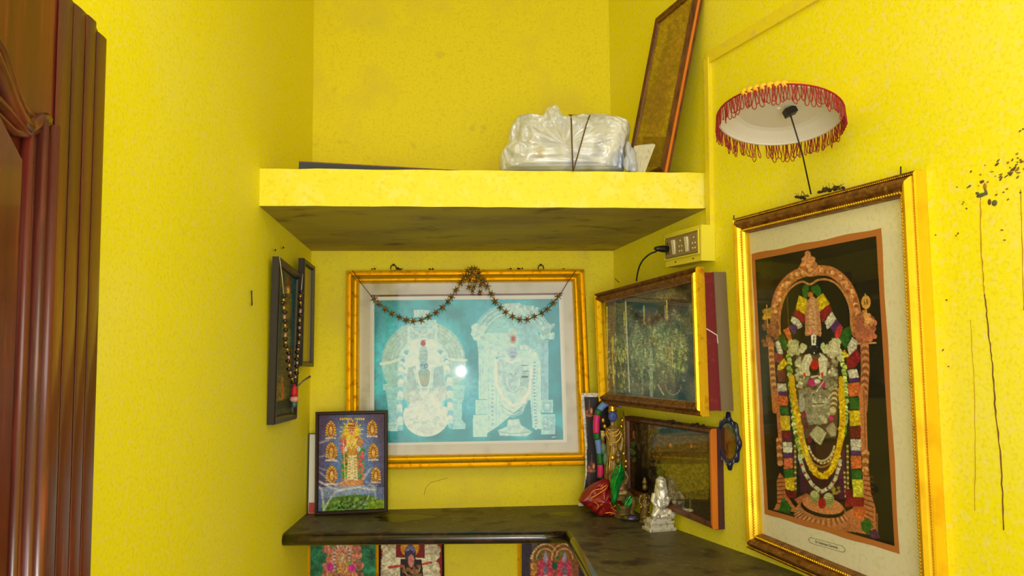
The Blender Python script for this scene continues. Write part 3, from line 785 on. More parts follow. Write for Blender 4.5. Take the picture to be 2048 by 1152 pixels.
for i in range(NR + 1):
    a = -math.pi / 2 + math.pi * i / NR; s = max(.02, math.cos(a) ** .32); y = T * math.sin(a)
    for p in ol:
        zc_ = zb0 + .07
        q = Vector((cx_ + (p.x - cx_) * s, p.y + y, zc_ + (p.z - zc_) * (s if p.z > zc_ else 1 - (1 - s) * .4)))
        nrm_ = Vector(((q.x - cx_) * .4, math.sin(a) * .2, (q.z - zc_) * .6)); nrm_ = nrm_.normalized() if nrm_.length > 1e-6 else Vector((0, -1, 0))
        amp = min(1.0, abs(math.sin(a)) * 1.3 + .08)
        q = q - nrm_ * ridge(q) * .35 * amp + Vector((0, math.copysign(1, -a) * ridge(q * 1.3) * amp, 0))
        q.z = max(q.z, zb0); vs.append(q)
fs = [(i * Ksm + j, i * Ksm + (j + 1) % Ksm, (i + 1) * Ksm + (j + 1) % Ksm, (i + 1) * Ksm + j) for i in range(NR) for j in range(Ksm)]
fs += [tuple(range(Ksm)), tuple(NR * Ksm + j for j in range(Ksm))]
g = G(); g.add(vs, fs); bo = g.build('plastic_wrap', m_plas, bun, True)
def strap(pp, name='tie_string'):
    G().tube(smoothpath([at(x, y, Yb - T * f) for x, y, f in pp], 3), .0019, 6).build(name, m_string, bun, True)
strap([(1141, 231, .0), (1142, 230, .5), (1142, 234, .8), (1143, 248, 1.0), (1144, 290, 1.05), (1146, 343, 1.05)])
strap([(1180, 231, .0), (1180, 230, .5), (1178, 235, .8), (1172, 252, 1.0), (1160, 295, 1.05), (1147, 340, 1.08)])
strap([(1138, 230, .1), (1160, 231, .3), (1182, 232, .1)])
g = G(); q = [(1003, 345), (1006, 318), (1016, 292), (1026, 280), (1030, 345)]
m_cart = mat('white_corrugated_card', (206, 200, 180), .7, spots=[((180, 172, 150), 60, .5, .6)], stretch=(8, 1, 1))
# folded card and plastic scrap beside it
Yc = Yl + .06
cdn = empty('carton_flap', tuple(slabpt(1290, Yc)), 'folded off-white corrugated card leaning beside the brown frame on the slab', 'cardboard')
for k, dq in enumerate((0, 5, 10)):
    a = [at(1268 + dq, 292 - k, Yc + .012 * k), at(1311 - dq * .3, 289 - k, Yc + .012 * k), at(1290 - dq * .5, 345, Yc + .012 * k), at(1262 + dq, 345, Yc + .012 * k)]
    for j in (2, 3): a[j].z = max(a[j].z, SLABZ(a[j]) + .001)
    G().prism(a, Vector((0, -1, 0)), .004).build('card_sheet', m_cart, cdn)
pbx = empty('plastic_scrap', tuple(slabpt(1262, Yc - .02)), 'crumpled bluish plastic bag end between the bundle and the card', 'plastic bag')
g = G()
for (x, y, rx, rz) in ((1262, 318, 11, 26), (1257, 300, 7, 18), (1266, 332, 10, 13), (1254, 328, 8, 16)):
    c = at(x, y, Yc - .012); k_ = c.y / F_PX; g.sph(c, rx * k_, .012, rz * k_, 10, 8)
for v in g.v:
    v += Vector((0, mnoise.noise(v * 60) * .008, 0)); v.z = max(v.z, SLABZ(v) + .001)
g.build('crumpled_film', mat('bluish_plastic', (176, 182, 206), .3, spots=[((226, 228, 236), 40)], spec=.7, bump=.4, bscale=70), pbx, True)
# brown frame leaning against the right wall on the slab
BR = slabpt(1329, Yr + .015); BR.z += .001
TR = wr(1409, -40, .004)
BRd = BR
# the frame stands along the wall: bottom edge runs back from BR, top leans on the wall
dw = -Rd
hgt = 0.0
TRp = unproj(1404, -40, cR + Rn * .012, Rn)
bw = .30
BLp = BR + dw * bw; TLp = TRp + dw * bw
BLp.z = BR.z
# match the left edge seen in the photograph
best = None
for k in range(10, 60):
    bw = k * .01; a = TRp + dw * bw; X_, Y_ = project(np.array([a])); d = abs(X_[0] - 1312)
    if best is None or d < best[0]: best = (d, bw)
bw = best[1]; BLp = BR + dw * bw; BLp.z = BR.z; TLp = TRp + dw * bw
bn_ = nrm([TLp, TRp, BR, BLp]); cbf = [TLp, TRp, BR, BLp]
print('lean frame', qd(cbf), [tuple(round(float(v[0])) for v in project(np.array([p]))) for p in cbf])
lfm = empty('picture_frame', tuple(BR), 'large brown-framed dusty picture leaning against the right wall on top of the slab', 'framed picture')
rail(cbf, bn_, [(0, -.014), (0, .002), (.005, .005), (.012, .0), (.018, .006), (.024, .004), (.027, -.002), (.027, -.014)], 'frame_moulding', m_brownw, lfm)
rail(cbf, bn_, [(.0, -.006), (-.0012, -.006), (-.0012, .001), (0, .001)], 'orange_edge', m_orangew, lfm, sides=(1,))
beadrow(cbf, bn_, .0235, .005, .0022, .006, 'beaded_trim', m_goldd, lfm)
PICF = (inset(cbf, .026), lfm, bn_)
# flat board lying on the slab
Ys = Yl
b0 = at(598, 330, Yl + .03); b1 = at(1030, 340, Yl + .20)
b0.z = 0; b1.z = 0; ed = (b1 - b0).normalized(); en = Vector((-ed.y, ed.x, 0))
zb_l = SLABZ(b0) + .001; ztb = at(598, 322, Yl + .03).z
bd = empty('flat_framed_board', tuple(pz(b0, zb_l)), 'dark blue flat board with brown top edge lying on the slab at left', 'board')
q = [b0, b1, b1 + en * .16, b0 + en * .16]
for v in q:
    pass
th = ztb - zb_l
G().hexa([pz(p, zb_l) for p in q], [pz(p, zb_l + th - .003) for p in q]).build('board_core', mat('dark_blue_board', (26, 32, 44), .5, spots=[((40, 48, 56), 30)]), bd)
G().hexa([pz(p, zb_l + th - .003) for p in q], [pz(p, zb_l + th) for p in q]).build('top_sheet', m_brownw, bd)

# ---- left wall frames
def wlt(px, py, off): return wl(px, py, off)
c1 = [wl(560, 513, .034), wl(604, 549, .030), wl(594, 838, .022), wl(549, 850, .022)]
n1_ = nrm(c1); print('left frame', qd(c1), n1_)
l1 = empty('picture_frame', tuple(wl(570, 850)), 'narrow black-framed blue-green picture with a bead string on the left wall', 'framed picture')
rail(lay(c1, -.020, n1_), n1_, [(0, 0), (0, .018), (.004, .021), (.012, .020), (.018, .014), (.020, .010), (.020, 0)], 'frame_rail', m_black, l1)
G().prism([p - n1_ * .016 for p in inset(c1, .002)], n1_, .003).build('backing_board', m_blackb, l1)
PIC1 = (lay(inset(c1, .018), -.012, n1_), l1, n1_)
c2 = [wl(609, 516, .040), wl(631, 533, .040), wl(628, 734, .034), wl(604, 732, .034)]
n2_ = nrm(c2); print('left frame2', qd(c2))
l2 = empty('picture_frame', tuple(wl(618, 740)), 'small thin black frame with yellowed picture in the left corner', 'framed picture')
rail(lay(c2, -.018, n2_), n2_, [(0, 0), (0, .016), (.003, .018), (.012, .018), (.015, .012), (.015, 0)], 'frame_rail', m_black, l2)
G().prism([p - n2_ * .010 for p in inset(c2, .012)], n2_, .004).build('yellowed_picture', mat('yellow_glass_reflection', (190, 170, 40), .35, spots=[((160, 140, 50), 30)]), l2)  # yellow reflection in the glass set as the panel's own colour
# string of beads
bg_ = empty('bead_string', tuple(wl(575, 520, .05)), 'string of dark and gold beads with red tassel hanging over the black left frame', 'garland')
def lp(x, y, off=.048): return wl(x, y, off)
SL = [(568, 592), (567, 606), (569, 624), (569, 642), (572, 660), (570, 678), (573, 692), (577, 706), (578, 722), (579, 738), (582, 752), (587, 764)]
SR = [(602, 584), (600, 598), (602, 612), (600, 630), (599, 648), (599, 662), (599, 676), (597, 692), (596, 704), (595, 718), (594, 732), (592, 746), (590, 760)]
G().tube([lp(559, 514, .040), lp(564, 552), lp(568, 592)], .0008, 4).build('thread', m_white, bg_, True)
G().tube([lp(606, 548, .045), lp(604, 566), lp(602, 584)], .0008, 4).build('thread', m_white, bg_, True)
for st in (SL, SR): G().tube([lp(*q) for q in st], .0009, 4).build('thread', m_string, bg_, True)
m_bd = mat('black_bead', (28, 20, 24), .25, spec=.8); m_bg = mat('gold_tube_bead', (206, 160, 80), .25, .7); m_bp = mat('pink_tube_bead', (200, 140, 130), .3, .2)
for st in (SL, SR):
    for i, q in enumerate(st):
        p = lp(*q); q2 = st[min(i + 1, len(st) - 1)]; r2 = lp(*q2)
        dd = Vector((rr.uniform(-.002, .002), rr.uniform(-.003, .003), 0))
        G().sph(p + dd, .0078, .0078, .0052, 9, 6).build('dark_bead', m_bd, bg_, True)
        if i < len(st) - 1: 
            a, b = p.lerp(r2, .35), p.lerp(r2, .8); G().tube([a, b], .0034, 7).build('tube_bead', m_bg if (i * 7) % 5 < 3 else m_bp, bg_, True)
te = lp(589, 768)
m_tas = mat('red_tassel_cloth', (200, 24, 50), .6); m_tasp = mat('pale_tassel_bead', (214, 150, 140), .4)
G().lathe([(.002, 0), (.007, -.010), (.009, -.026), (.007, -.034)], te, 10).build('tassel', m_tas, bg_, True)
G().sph(te - Z * .042, .013, .010, .009, 10, 6).build('tassel_bead', m_tasp, bg_, True)
G().sph(te - Z * .056, .007, .007, .009, 9, 6).build('tassel_bead', mat('teal_glass_bead', (60, 110, 110), .2), bg_, True)
tw = empty('twig', tuple(lp(590, 785, .03)), 'thin grey twig stuck out from behind the bead string', 'twig')
G().tube([lp(588, 782, .03), lp(596, 772, .045), lp(606, 762, .055), lp(620, 753, .060)], [.0018, .0022, .0026, .0032], 6).build('stem', mat('grey_twig', (120, 112, 84), .7), tw, True)
hk = empty('wall_nail', tuple(wl(504, 598)), 'bent nail in the bare left wall left of the black frame', 'nail')
G().tube([wl(504, 610, .0), wl(504, 609, .008), wl(503, 583, .010), wl(504, 582, 0)], .0016, 6).build('shank', m_iron, hk, True)
for (x, y) in ((551, 501), (567, 496)):
    q = empty('wall_nail', tuple(wl(x, y)), 'small nail above the black left frame, ' + ('its left one' if x == 551 else 'its right one'), 'nail')
    G().tube([wl(x, y, -.002), wl(x, y, .012), wl(x, y - 2, .014)], .0018, 6).build('shank', m_iron, q, True)

# ---- poster in black frame on the counter, with a white board behind
fp = on_counter(702, 1028); 
pn = Vector((-.02, -1, .03)).normalized(); pA = at(630, 1028, on_counter(632, 1031).y - .008)
def pu(x, y, off=0.0): return unproj(x, y, pA + pn * off, pn)
cp = [pu(631, 824), pu(775, 821), pu(775, 1024), pu(629, 1032)]
print('poster', qd(cp), cp[3].z - ZC, cp[2].z - ZC)
dz = [ZC + .001 + 0 * k for k in (2, 3)]
cp[2].z = max(cp[2].z, ZC + .002); cp[3].z = max(cp[3].z, ZC + .002)
po = empty('framed_poster', (cp[3].lerp(cp[2], .5).x, cp[3].y, ZC), 'black-framed purple poster of a deity with shiny creased film, standing on the counter', 'framed picture')
rail(lay(cp, -.012, pn), pn, [(0, 0), (0, .012), (.002, .014), (.008, .014), (.011, .009), (.011, 0)], 'frame_rail', m_blackb, po)
PICP = (lay(inset(cp, .010), -.004, pn), po, pn)
G().prism(lay(inset(cp, .003), -.006, pn), pn, .004).build('backing_board', m_blackb, po)
wn = Vector((-.02, -1, .06)).normalized(); wY = .016
def pw(x, y): return unproj(x, y, pA - pn * wY + Vector((0, .012, 0)), wn)
cw_ = [pw(619, 868), pw(684, 868), pw(684, 1028), pw(616, 1030)]
for k in (2, 3): cw_[k].z = ZC + .002
wbd = empty('white_board', (cw_[3].x, cw_[3].y, ZC), 'narrow white board showing behind the left edge of the black-framed poster', 'board')
G().prism(cw_, wn, .006).build('panel', m_white, wbd)
rail(cw_, wn, [(-.002, -.006), (-.002, .002), (.0005, .002), (.0005, -.006)], 'edge_strip', m_black, wbd, sides=(0, 3))
rc = [pw(618, 1005), pw(629, 1005), pw(629, 1026), pw(617, 1026)]
G().prism(lay(rc, .0008, wn), wn, .0006).build('red_corner', mat('faded_red', (190, 70, 60), .6), wbd)

# ---- pictures hanging below the counter
LOW = []
def lowpic(x0, x1, y0, y1, label, m, wd, slug):
    c = [wb(x0, y0, .014), wb(x1, y0 - 1, .014), wb(x1 + 2, y1, .014), wb(x0 - 1, y1, .014)]
    e = empty('picture_frame', tuple(wb((x0 + x1) / 2, y1)), label, 'framed picture')
    c_ = lay(c, -.014, Bn)
    if m: rail(c_, Bn, [(0, .0), (0, .012), (.003, .014), (.0045, .010), (.007, .012), (wd, .008), (wd, 0)], 'frame_moulding', m, e)
    G().prism(lay(inset(c_, wd * .5), .004, Bn), Bn, .0035).build('backing_board', m_blackb, e)
    LOW.append((lay(inset(c_, wd * .9), .0045, Bn), e, slug)); return e
lowpic(613, 757, 1076, 1262, 'gold-framed green picture of a pink figure under the counter at left', m_gold, .011, 'a')
lowpic(757, 888, 1072, 1262, 'red picture of a dark blue deity with white garlands under the counter', m_blackb, .004, 'b')
lowpic(1036, 1192, 1066, 1275, 'picture of twin pink-robed goddesses under the counter near the inner corner', m_gold, .013, 'c')

# ------------------------------------------------------------------ the idols in the corner
def remeshed(g, name, m, parent, vox, sm=1):
    o = g.build(name, m, parent, True)
    md = o.modifiers.new('r', 'REMESH'); md.mode = 'VOXEL'; md.voxel_size = vox; md.use_smooth_shade = True
    if sm:
        ms = o.modifiers.new('s', 'SMOOTH'); ms.iterations = sm; ms.factor = .5
    return o
def fig(base, px0, py0, tilt=0):     # local builder: photo offsets from the base -> metres at that depth
    k = base.y / F_PX
    return lambda x, y, d=0.0: base + Vector(((x - px0) * k, -d, (py0 - y) * k))
# tall standing idol with blue face
bA = at(1226, 1000, 2.385); bA.z = ZC + .001
f = fig(bA, 1226, 1031); kA = bA.y / F_PX
ia = empty('standing_idol', tuple(bA), 'tall standing idol with a bright blue face and mixed-colour garland in the corner', 'idol')
g = G()
g.lathe([(.030, 0), (.032, .006), (.026, .012), (.028, .020), (.022, .026)], bA, 20)
g.tube([f(1226, 1015), f(1227, 985), f(1228, 950), f(1228, 915), f(1227, 890), f(1227, 872)], [.026, .030, .030, .026, .020, .024], 12)
g.tube([f(1214, 872), f(1227, 868), f(1241, 872)], [.009, .015, .009], 8)
g.tube([f(1212, 872), f(1206, 886), f(1208, 898, .012), f(1206, 878, .018)], [.008, .006, .005, .006], 8)   # raised right hand arm
g.tube([f(1242, 872), f(1247, 888), f(1243, 904, .01), f(1238, 916, .014)], [.008, .006, .0055, .006], 8)
for k in range(4): g.tube([f(1203 + k * 1.8, 877, .020), f(1202.5 + k * 2, 868, .021)], .0016, 5)
g.tube([f(1209, 880, .02), f(1212, 874, .022)], .0016, 5)
g.tube([f(1228, 862), f(1228, 852)], .007, 8)
g.lathe([(.011, 0), (.0135, .006), (.013, .018), (.011, .028), (.006, .034), (.002, .040)], f(1228, 838), 14)
remeshed(g, 'body', m_brass, ia, .0016)
# face: blue skin with nose, eyes, ears
g = G(); hc = f(1228, 842, .008)
g.sph(hc, .0145, .014, .0185, 16, 12)
g.sph(hc + Vector((0, -.0135, -.001)), .0022, .003, .0045, 8, 6)
g.sph(hc + Vector((0, -.0115, -.008)), .0042, .003, .0016, 8, 5)
for s_ in (-1, 1): g.sph(hc + Vector((s_ * .0128, 0, 0)), .002, .003, .005, 6, 5)
for s_ in (-1, 1): g.sph(hc + Vector((s_ * .005, -.0098, -.004)), .0035, .003, .004, 8, 5)
remeshed(g, 'blue_face', m_blueface, ia, .0011)
for s_ in (-1, 1):
    e_ = G().sph(hc + Vector((s_ * .0048, -.0118, .0025)), .0024, .0012, .0013, 8, 5).build('eye', m_white, ia, True)
    G().sph(hc + Vector((s_ * .0048, -.0128, .0025)), .001, .0006, .001, 6, 4).build('pupil', m_black, e_, True)
# chest ornaments, necklaces, robe pleats
for k, (w_, y0, y1) in enumerate(((10, 864, 872), (13, 866, 880), (15, 868, 892))):
    pts = [f(1228 + w_ * math.sin(a) , y0 + (y1 - y0) * math.cos(a) ** 1, .022 + .002 * k) for a in [-1.5 + 3.0 * j / 10 for j in range(11)]]
    G().tube(pts, .0020, 6).build('necklace', m_gilt, ia, True)
for k in range(7):
    x = 1213 + k * 5; G().tube([f(1228 + (x - 1228) * .6, 898, .020), f(x, 940, .026), f(x, 985, .027)], [.002, .003, .0035], 6).build('robe_pleat', m_gilt if k % 2 else m_brass, ia, True)
for (x, y) in ((1212, 862), (1245, 862), (1209, 850), (1247, 850)):
    G().sph(f(x, y, .004), .006, .005, .008, 8, 6).build('shoulder_ornament', m_gilt, ia, True)
g = G(); g.lathe([(.0145, 0), (.0155, .004), (.0125, .010), (.0135, .014), (.010, .022), (.005, .028)], f(1228, 833), 16); g.build('crown', m_gilt, ia, True)
G().tube([f(1249, 830, .012), f(1250, 870, .016), f(1249, 925, .02)], .0018, 6).build('staff', m_brass, ia, True)
for (x, y, rx, ry) in ((1208, 905, 6, 12), (1212, 925, 6, 14)):
    G().sph(f(x, y, .012), rx * kA, .008, ry * kA, 8, 6).build('sash', mat('dull_teal_sash', (96, 122, 92), .5), ia, True)
# multicoloured tube garland round the standing idol
gl = empty('cloth_garland', tuple(f(1200, 960)), 'ring garland of pink, blue and green tube sections around the blue-faced idol', 'garland')
GP = smoothpath([f(1247, 822, -.004), f(1240, 818, -.006), f(1225, 816, -.010), f(1212, 820, -.006), f(1201, 832, .0), f(1196, 848, .004), f(1195, 866, .006), f(1196, 880, .006), f(1199, 900, .006), f(1201, 920, .005), f(1202, 945, .004), f(1201, 962, .002)], 8)
m_pk = mat('pink_satin', (214, 34, 110), .5); m_gn = mat('green_satin', (16, 104, 40), .5); m_bl = mat('light_blue_satin', (104, 142, 214), .5); m_rd = mat('red_satin', (204, 34, 50), .5)
segs = [(0, 6, m_bl), (6, 20, m_rd), (20, 31, m_bl), (31, 36, m_gn), (36, 53, m_pk), (53, 59, m_gn), (59, 70, m_bl), (70, 77, m_gn), (77, 86, m_pk), (86, 88, m_gn)]
for a, b, mm in segs:
    pts = GP[a:min(b + 1, len(GP))]
    if len(pts) > 1:
        n = len(pts); rad = [.0105 * (1 if 0 < i < n - 1 else .9) * (1.0 if a < 56 else .9) for i in range(n)]
        G().tube(pts, rad, 12).build('garland_section', mm, gl, True)
# smaller gilt idol draped with green cloth, in front
bB = at(1238, 1000, 2.325); bB.z = ZC + .001
f = fig(bB, 1238, 1040); kB = bB.y / F_PX
ib = empty('seated_idol', tuple(bB), 'small gilt idol draped in bright green foil before the blue-faced idol', 'idol')
g = G(); g.lathe([(.028, 0), (.030, .006), (.022, .014), (.024, .030), (.026, .034), (.020, .040)], bB + Vector((.012, 0, 0)), 18)
g.tube([f(1241, 1005), f(1240, 985), f(1240, 962), f(1238, 945)], [.022, .024, .017, .012], 12)
g.tube([f(1222, 1000), f(1230, 992, .012), f(1250, 990, .014), f(1262, 998, .004)], [.008, .012, .012, .008], 8)
g.sph(f(1238, 930), .0105, .0105, .013, 12, 8); g.lathe([(.010, 0), (.011, .006), (.006, .016), (.002, .022)], f(1238, 922), 12)
g.tube([f(1228, 950), f(1220, 962, .004), f(1224, 976, .012)], [.007, .0055, .005], 8)
g.tube([f(1250, 950), f(1256, 962, .004), f(1250, 974, .014)], [.007, .0055, .005], 8)
remeshed(g, 'body', m_bronze, ib, .0016)
for (x, y, r) in ((1226, 923, .0075), (1248, 915, .005), (1240, 950, .004), (1252, 940, .004), (1232, 1000, .005), (1246, 978, .008), (1238, 988, .006), (1228, 985, .005), (1252, 930, .005)):
    G().sph(f(x, y, .012), r, r * .6, r * 1.2, 10, 7).build('gilt_ornament', m_gilt, ib, True)
G().sph(f(1241, 981, .024), .009, .005, .006, 10, 7).build('pink_flower', mat('dull_pink_petal', (176, 96, 84), .6), ib, True)
def sheet(fn, nu, nv, t, name, m, parent):
    g = G(); vs = []
    for j in range(nv + 1):
        for i in range(nu + 1): vs.append(fn(i / nu, j / nv))
    g.add(vs, [(j * (nu + 1) + i, j * (nu + 1) + i + 1, (j + 1) * (nu + 1) + i + 1, (j + 1) * (nu + 1) + i) for j in range(nv) for i in range(nu)])
    o = g.build(name, m, parent, True); md = o.modifiers.new('t', 'SOLIDIFY'); md.thickness = t; return o
m_grn = mat('green_foil_cloth', (8, 150, 52), .3, .25, spots=[((4, 84, 40), 40, .45, .6)], bump=.4, bscale=120, coat=.4)
def gf(u, v):
    xl = np.interp(v, [0, .2, .45, .8, 1], [1232, 1222, 1219, 1221, 1224]); xr_ = np.interp(v, [0, .2, .45, .8, 1], [1243, 1249, 1240, 1231, 1238]); x = xl + (xr_ - xl) * u
    y = 934 + 82 * v + 6 * math.sin(u * 6 + v * 3)
    return f(x, y, .024 + .010 * math.sin(u * math.pi) + .0015 * math.sin(u * 11 + v * 7))
sheet(gf, 18, 24, .001, 'green_drape', m_grn, ib)
def gf2(u, v):
    return f(1246 + 16 * u, 1000 + 20 * v - 6 * u, .016 + .004 * math.sin(u * 9 + v * 9))
sheet(gf2, 8, 8, .001, 'green_drape', m_grn, ib)
# red and gold cloth pouch
bC = at(1196, 1010, 2.36); bC.z = ZC + .001
f = fig(bC, 1196, 1033); kC = bC.y / F_PX
ic = empty('brocade_cloth', tuple(bC), 'red cloth with gold brocade heaped at the foot of the idols', 'cloth')
op = smoothpath([f(*q) for q in ((1157, 1003), (1166, 990), (1180, 977), (1197, 966), (1214, 962), (1224, 975), (1232, 990), (1240, 1002), (1246, 1020), (1244, 1033), (1225, 1034), (1200, 1034), (1186, 1026), (1172, 1017), (1157, 1003))], 4)[:-1]
vs = []; K2 = len(op); NR = 14; cc = sum(op, Vector()) / K2
for i in range(NR + 1):
    a = -math.pi / 2 + math.pi * i / NR; s = max(.03, math.cos(a) ** .5)
    for p in op:
        q = cc + (p - cc) * s; q.y = cc.y + .038 * math.sin(a)
        q += Vector((0, 1, 0)) * (mnoise.noise(Vector((q.x * 38, 0, q.z * 38 + 2))) * .012) + Vector((0, .006 * math.sin((q.x - q.z) * 190), 0))
        q.z = max(q.z, ZC + .001); vs.append(q)
g = G(); g.add(vs, [(i * K2 + j, i * K2 + (j + 1) % K2, (i + 1) * K2 + (j + 1) % K2, (i + 1) * K2 + j) for i in range(NR) for j in range(K2)] + [tuple(range(K2)), tuple(NR * K2 + j for j in range(K2))])
g.build('folded_cloth', mat('red_brocade', (150, 22, 26), .42, .1, spots=[((120, 16, 22), 40), ((236, 140, 40), 36, .66, .72)], bump=.4, bscale=160, coat=.3), ic, True)
m_zari = mat('gold_zari_thread', (244, 150, 36), .3, .6)
def zline(pts, d=.043): return G().tube(smoothpath([f(x, y, d) for x, y in pts], 3), .0016, 5).build('gold_embroidery', m_zari, ic, True)
zline([(1178, 994), (1180, 985), (1190, 978), (1200, 977), (1206, 972), (1211, 970)])
zline([(1178, 994), (1188, 990), (1196, 985), (1204, 980), (1210, 976)])
zline([(1216, 1003), (1222, 1012), (1230, 1006), (1238, 1012), (1236, 1020), (1226, 1018), (1218, 1012)])
zline([(1219, 1001), (1224, 1008), (1232, 1013), (1240, 1019)])
zline([(1186, 1002), (1194, 1008), (1190, 1016)], .042); zline([(1206, 1024), (1216, 1022), (1228, 1026)], .04)
# curled printed card behind
def cardfn(U, V):
    out = np.zeros((len(U), 3))
    for i in range(len(U)):
        u, v = U[i], V[i]
        xl = np.interp(v, [0, .2, .45, .7, .85, 1], [1162, 1165, 1170, 1171, 1167, 1156]); xr_ = xl + 62
        p = wb(xl + (xr_ - xl) * u, 786 + 226 * v, .072 + .03 * max(0, v - .6) ** 1.0 * 1 * (1 - u) + .006 * math.sin(u * 3))
        out[i] = p
    return out
cdk = empty('printed_card', tuple(wb(1180, 1010, .06)), 'curled black card with white border and lamp flames standing behind the idols', 'card')
PICC = (cardfn, cdk)
# silver idol on stepped base
bS = on_counter(1317, 1060); bS = at(1317, 1000, bS.y); bS.z = zc(bS.y)
f = fig(bS, 1317, 1068); kS = bS.y / F_PX
isv = empty('silver_idol', tuple(bS), 'silver seated idol leaning on a bolster on a stepped silver base', 'idol')
rzx = Vector((.96, .28, 0)); rzy = Vector((-.28, .96, 0)); AXs = (rzx, rzy, Z)
g = G(); 
for (z, w_, d_, h_) in ((.005, .082, .052, .009), (.014, .070, .044, .010), (.024, .074, .046, .009), (.031, .060, .038, .008)):
    g.box(bS + Z * z, w_, d_, h_, AXs)
ob = g.build('stepped_base', m_silver, isv); mb_ = ob.modifiers.new('b', 'BEVEL'); mb_.width = .0018; mb_.segments = 2
g = G(); s0 = bS + Z * .034
def sl(x, y, z): return s0 + rzx * x + rzy * y + Z * z
g.tube([sl(.004, .006, 0), sl(.005, .008, .028), sl(.008, .010, .055), sl(.010, .010, .070)], [.020, .018, .016, .010], 12)
g.sph(sl(.010, .004, .088), .0115, .012, .014, 14, 10); g.sph(sl(.010, -.008, .086), .0025, .003, .004, 8, 5)
g.tube([sl(-.010, .004, .066), sl(-.020, -.004, .048), sl(-.014, -.016, .036)], [.008, .007, .006], 8)
g.tube([sl(.024, .006, .064), sl(.028, -.004, .046), sl(.016, -.018, .040)], [.008, .007, .006], 8)
g.tube([sl(.010, 0, .014), sl(-.012, -.014, .024), sl(-.024, -.018, .010), sl(-.020, -.018, .002)], [.012, .012, .009, .007], 8)
g.tube([sl(.0, 0, .014), sl(.022, -.012, .014), sl(.012, -.022, .010), sl(-.006, -.020, .008)], [.012, .011, .009, .007], 8)
g.tube([sl(.013, .012, .030), sl(.016, .014, .070), sl(.014, .010, .104), sl(.016, .010, .112)], [.022, .020, .014, .006], 10)
remeshed(g, 'seated_figure', m_silver, isv, .0016)
G().lathe([(.002, -.020), (.012, -.020), (.0135, -.016), (.0135, .016), (.012, .020), (.002, .020)], sl(.024, -.012, .014), 18, (rzx, Z, rzy)).build('bolster', m_silver, isv, True)
for r_ in (.009, .005):
    G().tube([sl(.024, -.0325, .014) + rzx * (r_ * math.cos(2 * math.pi * k / 14)) + Z * (r_ * math.sin(2 * math.pi * k / 14)) for k in range(15)], .0010, 5, cap=False).build('bolster_ring', m_silver, isv, True)
for k in range(5):
    G().tube([sl(-.012 + .003 * k, -.008, .066 - .004 * k), sl(.0, -.019 + .001 * k, .050 - .006 * k), sl(.022, -.010, .060 - .007 * k)], .0013, 5).build('robe_fold', m_silver, isv, True)
for s_ in (-1, 1): G().sph(sl(.010 + s_ * .0042, -.0068, .0905), .0016, .001, .0010, 6, 4).build('eye', m_bronze, isv, True)
# dark brass figure to its left
bD = on_counter(1290, 1046); bD.z = zc(bD.y)
f = fig(bD, 1289, 1050)
idk = empty('brass_idol', tuple(bD), 'small dark brass figure just left of the silver idol', 'idol')
g = G(); g.lathe([(.018, 0), (.019, .006), (.014, .010), (.016, .018), (.012, .024)], bD, 16)
g.tube([f(1289, 1036), f(1290, 1018), f(1290, 1004), f(1289, 993)], [.014, .013, .010, .011], 10)
g.tube([f(1282, 996), f(1278, 1008, .004), f(1284, 1018, .010)], [.005, .004, .004], 7); g.tube([f(1297, 996), f(1301, 1008, .004), f(1294, 1016, .010)], [.005, .004, .004], 7)
g.sph(f(1290, 981), .008, .008, .010, 10, 8); g.lathe([(.007, 0), (.008, .004), (.004, .014), (.001, .020)], f(1290, 974), 10)
remeshed(g, 'body', m_bronze, idk, .0015)
for (x, y, r) in ((1281, 1018, .004), (1292, 1000, .003), (1286, 1006, .0025), (1296, 1028, .003)):
    G().sph(f(x, y, .012), r, r * .6, r, 8, 5).build('bright_spot_ornament', m_gilt, idk, True)
# oil lamp shaped brass piece behind, and little silver dish
bP = on_counter(1263, 1043); bP.z = zc(bP.y) + .001
dsh = empty('metal_dish', tuple(bP), 'low oval metal dish with a purple flower beside the silver idol', 'dish')
G().lathe([(.016, 0), (.020, .001), (.030, .008), (.034, .013), (.0325, .0135), (.027, .008), (.016, .004), (.002, .004)], bP, 28, None, 1.05, .75).build('bowl', mat('tarnished_silver', (120, 118, 104), .28, .8), dsh, True)
m_purp = mat('purple_petal', (96, 74, 176), .6)
for k in range(7):
    q = 2 * math.pi * k / 7; G().sph(bP + Vector((.002 + .008 * math.cos(q), .006 * math.sin(q), .011)), .006, .004, .003, 8, 5).build('petal', m_purp, dsh, True)
G().sph(bP + Vector((-.016, .004, .010)), .008, .007, .005, 8, 6).build('offering', m_bronze, dsh, True)
# brass bell shape behind the dish
bE = on_counter(1262, 1030); bE.z = zc(bE.y) + .001
bel = empty('brass_pot', tuple(bE), 'small dull brass pot between the green-draped idol and the silver idol', 'pot')
G().lathe([(.012, 0), (.014, .003), (.008, .010), (.014, .020), (.020, .032), (.019, .044), (.012, .052), (.014, .056), (.003, .057)], bE, 18).build('pot_body', m_brass, bel, True)

